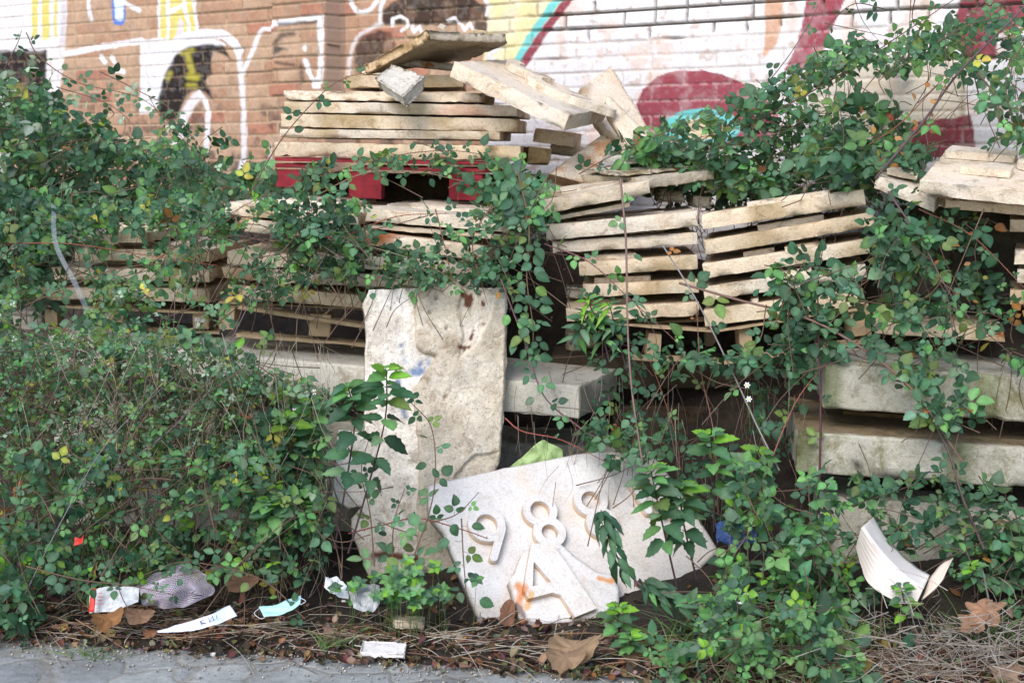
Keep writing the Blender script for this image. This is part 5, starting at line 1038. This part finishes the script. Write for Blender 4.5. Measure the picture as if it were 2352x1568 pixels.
a_.solo('gravel', M['stem'], 'scattered crumbs of gravel along the pavement edge', 'gravel', kind='stuff')
# bigger individual dead leaves
def big_leaf(label, x, y, Y, s, col, lobes=0, curl=.5, nrm=None, d=None):
    p = at(x, y, Y); p[2] = max(p[2], .02); r_, g2 = 9, 9; nrm = unit(nrm if nrm is not None else to_cam(p) + np.array([0, 0, .6])); d = unit(d if d is not None else np.array([1, 0, .2])); d = unit(d - nrm * (d @ nrm)); e = np.cross(nrm, d)
    V = [p]; T_ = []; N = 30
    for k in range(N):
        an = 2 * math.pi * k / N; rr = s * ((.62 + .38 * abs(math.cos(an * 2.5)) ** 1.3) if lobes else (.6 + .4 * abs(math.cos(an)))) * random.uniform(.9, 1.08)
        for j in (1, 2):
            q_ = rr * j / 2; V.append(p + d * math.cos(an) * q_ + e * math.sin(an) * q_ * .8 + nrm * (curl * q_ * q_ / s * math.cos(2 * an + .5) + random.gauss(0, .05) * s))
    Q_ = []
    for k in range(N):
        a, b = 1 + 2 * k, 1 + 2 * ((k + 1) % N); T_.append((0, a, b)); Q_.append((a, a + 1, b + 1, b))
    V = np.array(V); lo = V[:, 2].min(); V[:, 2] += max(0, .004 - lo)
    solo('dead_leaf', V, Q_, T_, M['deadleaf'], label, 'leaf', 'large dead leaves on the ground', col=np.array(col) * .78 * np.random.default_rng(2).uniform(.65, 1.25, (len(V), 1)))
big_leaf('large pale tan curled dead leaf at the bottom below the number slab', 1318, 1520, 4.42, .085, (.50, .34, .22), curl=.9)
big_leaf('brown dead leaf overlapping the left of the large tan one', 1300, 1550, 4.38, .065, (.40, .27, .18), curl=.8)
big_leaf('small upright tan leaf right of the large tan leaf', 1455, 1500, 4.45, .05, (.42, .26, .16), curl=.7, d=np.array([.2, 0, 1.]))
big_leaf('reddish brown leaf lying at the bottom right of the large tan one', 1560, 1525, 4.4, .06, (.36, .2, .13), curl=.6)
big_leaf('brown leaf standing against the bottom edge of the number slab', 1165, 1410, 4.78, .05, (.30, .15, .10), d=np.array([.1, 0, 1.]), curl=.3)
big_leaf('orange brown maple like leaf among the dry twigs at the right', 2262, 1400, 4.5, .07, (.48, .27, .17), 1, .4)
big_leaf('second lobed brown leaf below the first one at the right', 2235, 1425, 4.5, .055, (.42, .24, .16), 1, .5)
big_leaf('tan lobed leaf at the bottom right corner under twigs', 2310, 1560, 4.25, .06, (.42, .28, .2), 1, .5)
big_leaf('long orange brown leaf curled beside the crumpled wrapper', 248, 1420, 4.6, .055, (.40, .20, .09), curl=.8, d=np.array([1, 0, .7]))
big_leaf('brown leaf below the mesh sack', 320, 1412, 4.62, .05, (.30, .18, .12), curl=.5)
big_leaf('brown leaf left of the blue mask', 555, 1335, 4.75, .06, (.27, .15, .10), curl=.5)
big_leaf('yellow brown leaf in the bottom right weeds', 1970, 1525, 4.3, .05, (.36, .26, .09), curl=.5)
big_leaf('small brown leaf beside the paper strip', 345, 1453, 4.58, .025, (.30, .14, .08), curl=.6)
# ---------------------------------------------------------------- litter and small objects
M['paper'] = plain('white_paper', (.72, .74, .80), .6, .06, 12, .1, .3, usecol=True)
M['mesh'] = plain('mesh_fabric', (.74, .67, .80), .7, .15, 30, .3, .2); M['maskblue'] = plain('mask_blue', (.40, .68, .74), .7, .06, 20, .15, .2, usecol=True)
M['plasticwhite'] = plain('dirty_white_plastic', (.74, .70, .68), .45, .1, 8, .1, .4, usecol=True); M['foil'] = plain('crumpled_foil', (.62, .64, .66), .35, .2, 30, .4, .5, usecol=True)
M['ink'] = plain('ink', (.10, .12, .22), .6, .1); M['redplastic'] = plain('red_plastic', (.65, .04, .03), .4, .15); M['bluebag'] = plain('blue_bag_plastic', (.04, .09, .28), .3, .3, 25, .5, .6); M['tarp'] = plain('dark_tarpaulin', (.018, .035, .08), .4, .3, 25, .5, .5); M['yellow'] = plain('yellow_plastic', (.75, .80, .10), .4, .1); M['greenbag'] = plain('green_bag', (.34, .48, .20), .5, .3, 22, .3, .4); M['strap'] = plain('clear_strap', (.45, .50, .58), .2, .2, 60, .4, .6, alpha=.16)
def sheet(pts, n1=24, n2=8, z=None, crumple=.004, seed=1):
    """bilinear cloth from 4 corners (or two polylines) with crumple"""
    top, bot = [spline(p, 8) if len(p) > 2 else np.array(p) for p in pts]
    def rs(P, n_):
        P = np.asarray(P, float); l = np.r_[0, np.cumsum(np.linalg.norm(np.diff(P, axis=0), axis=1))]; return np.stack([np.interp(np.linspace(0, l[-1], n_), l, P[:, i]) for i in range(3)], 1)
    A_, B_ = rs(top, n1), rs(bot, n1); ts = np.linspace(0, 1, n2)[None, :, None]; V = A_[:, None] * (1 - ts) + B_[:, None] * ts; V = V.reshape(-1, 3)
    nn_ = unit(np.cross(A_[-1] - A_[0], B_[0] - A_[0])); V = V + nn_ * (crumple * (fbm(V, 28, seed, 3) - .5) * 2)[:, None]
    I = np.arange(n1 * n2).reshape(n1, n2); Q_ = np.stack([I[:-1, :-1], I[1:, :-1], I[1:, 1:], I[:-1, 1:]], -1).reshape(-1, 4); return V, Q_, nn_
def thick(V, Q, nn_, t):
    n_ = len(V); k = Q.copy(); E = np.concatenate([Q[:, [0, 1]], Q[:, [1, 2]], Q[:, [2, 3]], Q[:, [3, 0]]]); key = E[:, 0] * n_ + E[:, 1]; rk = E[:, 1] * n_ + E[:, 0]; B_ = E[~np.isin(key, rk)]
    return np.concatenate([V, V - nn_ * t]), np.concatenate([Q, Q[:, ::-1] + n_, np.stack([B_[:, 1], B_[:, 0], B_[:, 0] + n_, B_[:, 1] + n_], -1)])
# paper strip with writing
TP = [at(362, 1448, 4.52), at(430, 1428, 4.53), at(490, 1408, 4.54), at(528, 1388, 4.56)]; BP = [at(362, 1452, 4.51), at(430, 1450, 4.50), at(500, 1432, 4.50), at(545, 1414, 4.52)]
V, Q, nn = sheet((TP, BP), 30, 10, crumple=.005); Vt, Qt = thick(V, Q, nn, .0008); kx = proj(Vt)[0]; c = np.where(((kx > 488) & (kx < 520))[:, None], np.array([.72, .86, 1.0]), np.array([1.02, 1.02, 1.05]))
t = thing('paper_strip', 'long white and pale blue paper strip with dark letters lying on the litter', 'paper', V.mean(0)); part('strip', Vt, Qt, None, M['paper'], t, col=c)
def stroke(acc_, pts, w, Yd):
    P = np.array([at(x, y, Yd) for x, y in pts]); tube(acc_, P, w, w, (1, 1, 1), 4)
ac = Acc()
for st_ in ([(460, 1424), (463, 1434)], [(459, 1430), (468, 1421)], [(461, 1429), (473, 1431)], [(479, 1417), (481, 1428)], [(481, 1428), (488, 1414)], [(488, 1414), (491, 1424)], [(497, 1412), (499, 1421)]): stroke(ac, st_, .0014, 4.505)
ac.part('lettering', M['ink'], t)
# blue mask
V, Q, nn = sheet(([at(594, 1392, 4.66), at(630, 1388, 4.66), at(660, 1376, 4.67), at(692, 1368, 4.68)], [at(606, 1416, 4.62), at(640, 1412, 4.62), at(668, 1402, 4.63), at(690, 1386, 4.64)]), 20, 12, crumple=.008, seed=5); Vt, Qt = thick(V, Q, nn, .0015)
t = thing('face_mask', 'crumpled light blue face mask on the litter', 'mask', V.mean(0)); ky = proj(Vt)[1]; part('cloth', Vt, Qt, None, M['maskblue'], t, col=1 + .12 * np.sin(ky / 2.2)[:, None]); ac = Acc(); tube(ac, spline([at(596, 1396, 4.64), at(584, 1408, 4.62), at(600, 1420, 4.6), at(612, 1414, 4.61)], 6), .0012, .0012, (.9, .9, .95)); tube(ac, spline([at(690, 1372, 4.66), at(702, 1380, 4.64), at(690, 1388, 4.63)], 6), .0012, .0012, (.9, .9, .95)); ac.part('ear_loop', M['paper'], t)
# wrapper with red band
V, Q, nn = sheet(([at(206, 1358, 4.7), at(250, 1346, 4.7), at(320, 1350, 4.72)], [at(206, 1408, 4.66), at(262, 1402, 4.64), at(318, 1382, 4.66)]), 26, 14, crumple=.02, seed=9); Vt, Qt = thick(V, Q, nn, .001)
t = thing('crumpled_wrapper', 'crumpled silver white wrapper with a red band at its left end', 'wrapper', V.mean(0)); part('foil', Vt, Qt, None, M['foil'], t, smooth=False, col=np.ones((len(Vt), 3)))
ac = Acc(); V2, Q2, n2 = sheet(([at(209, 1352, 4.64), at(222, 1350, 4.64)], [at(204, 1406, 4.61), at(217, 1404, 4.61)]), 4, 12, crumple=.004, seed=2); part('red_band', *thick(V2, Q2, n2, .001), None, M['redplastic'], t)
ac = Acc(); [stroke(ac, [(226, 1362 + i * 8), (234 + (i % 2) * 4, 1362 + i * 8)], .0012, 4.625) for i in range(4)]; ac.part('lettering', M['redplastic'], t)
# mesh sack: woven net of thin threads over a crumpled shape
ac = Acc(); N1, N2 = 46, 30
def sackp(u, v):
    a, b = 2 * u - 1, 2 * v - 1; X = a * math.sqrt(1 - .46 * b * b); Z = b * math.sqrt(1 - .46 * a * a); x = 402 + 84 * X * (1 + .12 * Z) + 7 * math.sin(v * 9 + 1); y = 1340 + 48 * Z + 9 * math.sin(u * 8) * (1 - v) + 6 * (1 - u) * 2; b = math.sin(math.pi * u) * math.sin(math.pi * v)
    p = at(x, y, 4.86 - .10 * b - .13 * v); p[1] += .012 * math.sin(u * 17 + v * 5) + .01 * math.sin(v * 13 + u * 7); p[2] = max(p[2], .01); return p
for i in range(N1 + 1): tube(ac, np.array([sackp(i / N1, j / 14) for j in range(15)]), .0009, .0009, (1, 1, 1), 3)
for j in range(N2 + 1): tube(ac, np.array([sackp(i / 24, j / N2) for i in range(25)]), .0011, .0011, (1, 1, 1), 3)
ac.solo('mesh_sack', M['mesh'], 'crumpled lilac net sack lying in the leaves at the lower left', 'sack')
# white plastic tray fragment
top_ = [at(1979, 1211, 4.66), at(2010, 1255, 4.62), at(2052, 1302, 4.58), at(2090, 1335, 4.55), at(2120, 1353, 4.54)]; rim = [at(2006, 1187, 4.80), at(2030, 1227, 4.78), at(2067, 1271, 4.74), at(2100, 1300, 4.70), at(2134, 1322, 4.62)]
low = [at(1967, 1254, 4.70), at(1980, 1300, 4.66), at(1997, 1338, 4.60), at(2052, 1375, 4.55), at(2106, 1384, 4.53)]
t = thing('plastic_tray', 'broken white plastic tray with ribbed side and bent flap in the weeds', 'tray', at(2050, 1372, 4.6))
V, Q, nn = sheet((rim, top_), 30, 8, crumple=.003); part('rim', *thick(V, Q, nn, .004), None, M['plasticwhite'], t, col=np.ones((2 * len(V), 3)))
V, Q, nn = sheet((top_, low), 40, 26, crumple=.002, seed=4); I_ = np.tile(np.arange(26), 40); V = V + nn * (.0007 * ((I_ // 2) % 2))[:, None]; V2, Q2 = thick(V, Q, nn, .004); part('ribbed_side', V2, Q2, None, M['plasticwhite'], t, col=np.tile(np.array([.92, .87, .84]), (len(V2), 1)), smooth=False)
V, Q, nn = sheet(([at(2136, 1328, 4.62), at(2165, 1296, 4.62), at(2190, 1282, 4.62)], [at(2118, 1378, 4.56), at(2160, 1340, 4.58), at(2186, 1288, 4.60)]), 16, 6, crumple=.003); part('bent_flap', *thick(V, Q, nn, .004), None, M['plasticwhite'], t, col=np.tile(np.array([.86, .76, .66]), (2 * len(V), 1)))
# bags, bottles, scraps
V, Q, nn = sheet(([at(1160, 1082, 5.42), at(1200, 1048, 5.42), at(1242, 1012, 5.44), at(1262, 1016, 5.45), at(1292, 1032, 5.45)], [at(1165, 1110, 5.4), at(1205, 1110, 5.4), at(1240, 1110, 5.4), at(1270, 1105, 5.4), at(1300, 1100, 5.4)]), 40, 20, crumple=.02, seed=3)
solo('plastic_bag', *thick(V, Q, nn, .001), None, M['greenbag'], 'pale green patterned plastic bag showing above the number slab', 'bag')
V, Q, nn = sheet(([at(1640, 1200, 5.0), at(1690, 1195, 5.0), at(1730, 1210, 5.0)], [at(1650, 1245, 4.9), at(1700, 1250, 4.88), at(1740, 1235, 4.9)]), 18, 12, crumple=.05, seed=6); solo('plastic_bag', *thick(V, Q, nn, .001), None, M['bluebag'], 'shiny dark blue plastic bag in the shade right of the number slab', 'bag', smooth=False)
V, Q, nn = sheet(([at(1688, 1372, 4.6), at(1710, 1362, 4.6), at(1728, 1364, 4.6)], [at(1692, 1388, 4.57), at(1712, 1388, 4.56), at(1724, 1378, 4.57)]), 12, 8, crumple=.012, seed=8)
t = thing('crumpled_wrapper', 'small white and yellow wrapper in the weeds right of the number slab', 'wrapper', V.mean(0)); part('foil', *thick(V, Q, nn, .001), None, M['foil'], t, col=np.ones((2 * len(V), 3)) * 1.3)
V, Q, nn = sheet(([at(1714, 1366, 4.55), at(1724, 1364, 4.55)], [at(1712, 1376, 4.54), at(1722, 1374, 4.54)]), 4, 4, crumple=.002); part('yellow_patch', *thick(V, Q, nn, .001), None, M['yellow'], t)
V, Q, nn = sheet(([at(800, 1352, 4.72), at(836, 1340, 4.74), at(872, 1346, 4.74)], [at(812, 1398, 4.62), at(842, 1400, 4.6), at(872, 1384, 4.62)]), 18, 14, crumple=.03, seed=12); solo('crumpled_foil', *thick(V, Q, nn, .001), None, M['foil'], 'crumpled grey foil in front of the foot of the leaning slab', 'foil', col=np.ones((2 * len(V), 3)) * .6, smooth=False)
V, Q, nn = sheet(([at(746, 1328, 4.78), at(775, 1326, 4.78), at(800, 1350, 4.76)], [at(744, 1350, 4.72), at(772, 1366, 4.7), at(800, 1376, 4.7)]), 16, 12, crumple=.03, seed=13); solo('crumpled_paper', *thick(V, Q, nn, .001), None, M['paper'], 'crumpled dirty white paper left of the grey foil', 'paper', col=np.ones((2 * len(V), 3)) * .9, smooth=False)
for (pts, nm, lb) in (([(172, 1232), (186, 1236), (194, 1228), (190, 1246), (168, 1252)], 'red_scrap', 'torn bright red plastic scrap caught in the lower left thicket'),):
    V, Q, nn = sheet(([at(pts[0][0], pts[0][1], 4.78), at(pts[1][0], pts[1][1], 4.78), at(pts[2][0], pts[2][1], 4.78)], [at(pts[-1][0], pts[-1][1], 4.76), at(pts[-2][0], pts[-2][1], 4.76)]), 10, 6, crumple=.012); solo(nm, *thick(V, Q, nn, .001), None, M['redplastic'], lb, 'scrap', smooth=False)
V, Q, nn = sheet(([at(118, 470, 5.7), at(122, 560, 5.5), at(165, 650, 5.45), at(196, 720, 5.45)], [at(128, 470, 5.7), at(134, 560, 5.5), at(178, 648, 5.45), at(208, 716, 5.45)]), 40, 6, crumple=.006, seed=3); solo('plastic_strap', *thick(V, Q, nn, .001), None, M['strap'], 'clear plastic strap hanging down the far left slab stack', 'strap')
def chunk(label, x, y, w, h, Y, d, seed, mat='rough', tilt=10, name='stone_chunk', tint=1.):
    V, Q, c = rbox(front_slab(x, y, x + w, y + w * .04, h, Y, Y, d, -tilt), seed=seed, res=.012, r=.006, rough=.008, chip=.04); solo(name, V, Q, None, M[mat], label, 'stone', 'loose stones on the ground', col=c * tint)
chunk('white broken stone chip lying at the pavement edge', 822, 1494, 112, 22, 4.46, .10, 31, 'white_stone', -6, tint=1.1)
chunk('beige stone lying left of the number slab foot', 894, 1420, 84, 34, 4.66, .09, 33, 'cream', 6, tint=.8)
chunk('small pale stone on the brown litter below the number slab', 1034, 1558, 30, 10, 4.42, .03, 35, 'rough', 5)
chunk('white rubble stone caught in the bush at the left edge', -20, 345, 46, 36, 6.4, .06, 36, 'white_stone', 30)
chunk('little white stone near the paper strip', 480, 1500, 16, 8, 4.45, .02, 37, 'white_stone', 0)
chunk('small white crumb beside the crumpled paper', 780, 1376, 18, 12, 4.66, .02, 38, 'white_stone', 0)
chunk('stone sitting on the top edge of the number slab', 1392, 1040, 48, 18, 5.18, .05, 39, 'cream', 0)
# daisies
def daisy(label, x, y, Y):
    p = at(x, y, Y); nn_ = to_cam(p); e1 = unit(np.cross(nn_, [0, 0, 1])); e2 = np.cross(nn_, e1); t = thing('daisy', label, 'flower', p, 'small daisies')
    a1 = Acc()
    for k in range(6):
        an = k * 1.05; d = e1 * math.cos(an) + e2 * math.sin(an); s_ = np.cross(nn_, d); a1.add([p + d * .002, p + d * .008 - s_ * .003, p + d * .012, p + d * .008 + s_ * .003], [(0, 1, 2, 3)], None, (1.2, 1.2, 1.2))
    a1.part('petals', M['paper'], t); a2_ = Acc(); N = 8; V = [p + nn_ * .003] + [p + (e1 * math.cos(k * .785) + e2 * math.sin(k * .785)) * .0035 + nn_ * .001 for k in range(N)]; a2_.add(V, None, [(0, 1 + k, 1 + (k + 1) % N) for k in range(N)]); a2_.part('flower_centre', M['yellow'], t)
    a3 = Acc(); tube(a3, [p - nn_ * .001, p + np.array([.005, .01, -.04]), p + np.array([.01, .02, -.12])], .0008, .001, (.12, .2, .06), 4); a3.part('stem', M['stem'], t)
daisy('white daisy in the dark gap, the upper one left of the right concrete blocks', 1716, 884, 5.0); daisy('yellow centred daisy just below the other in the dark gap', 1720, 916, 5.0); daisy('tiny daisy on the weeds in front of the long beam at the left', 676, 943, 5.15); daisy('tiny daisy above the lower left thicket near the pallet', 722, 900, 5.2)
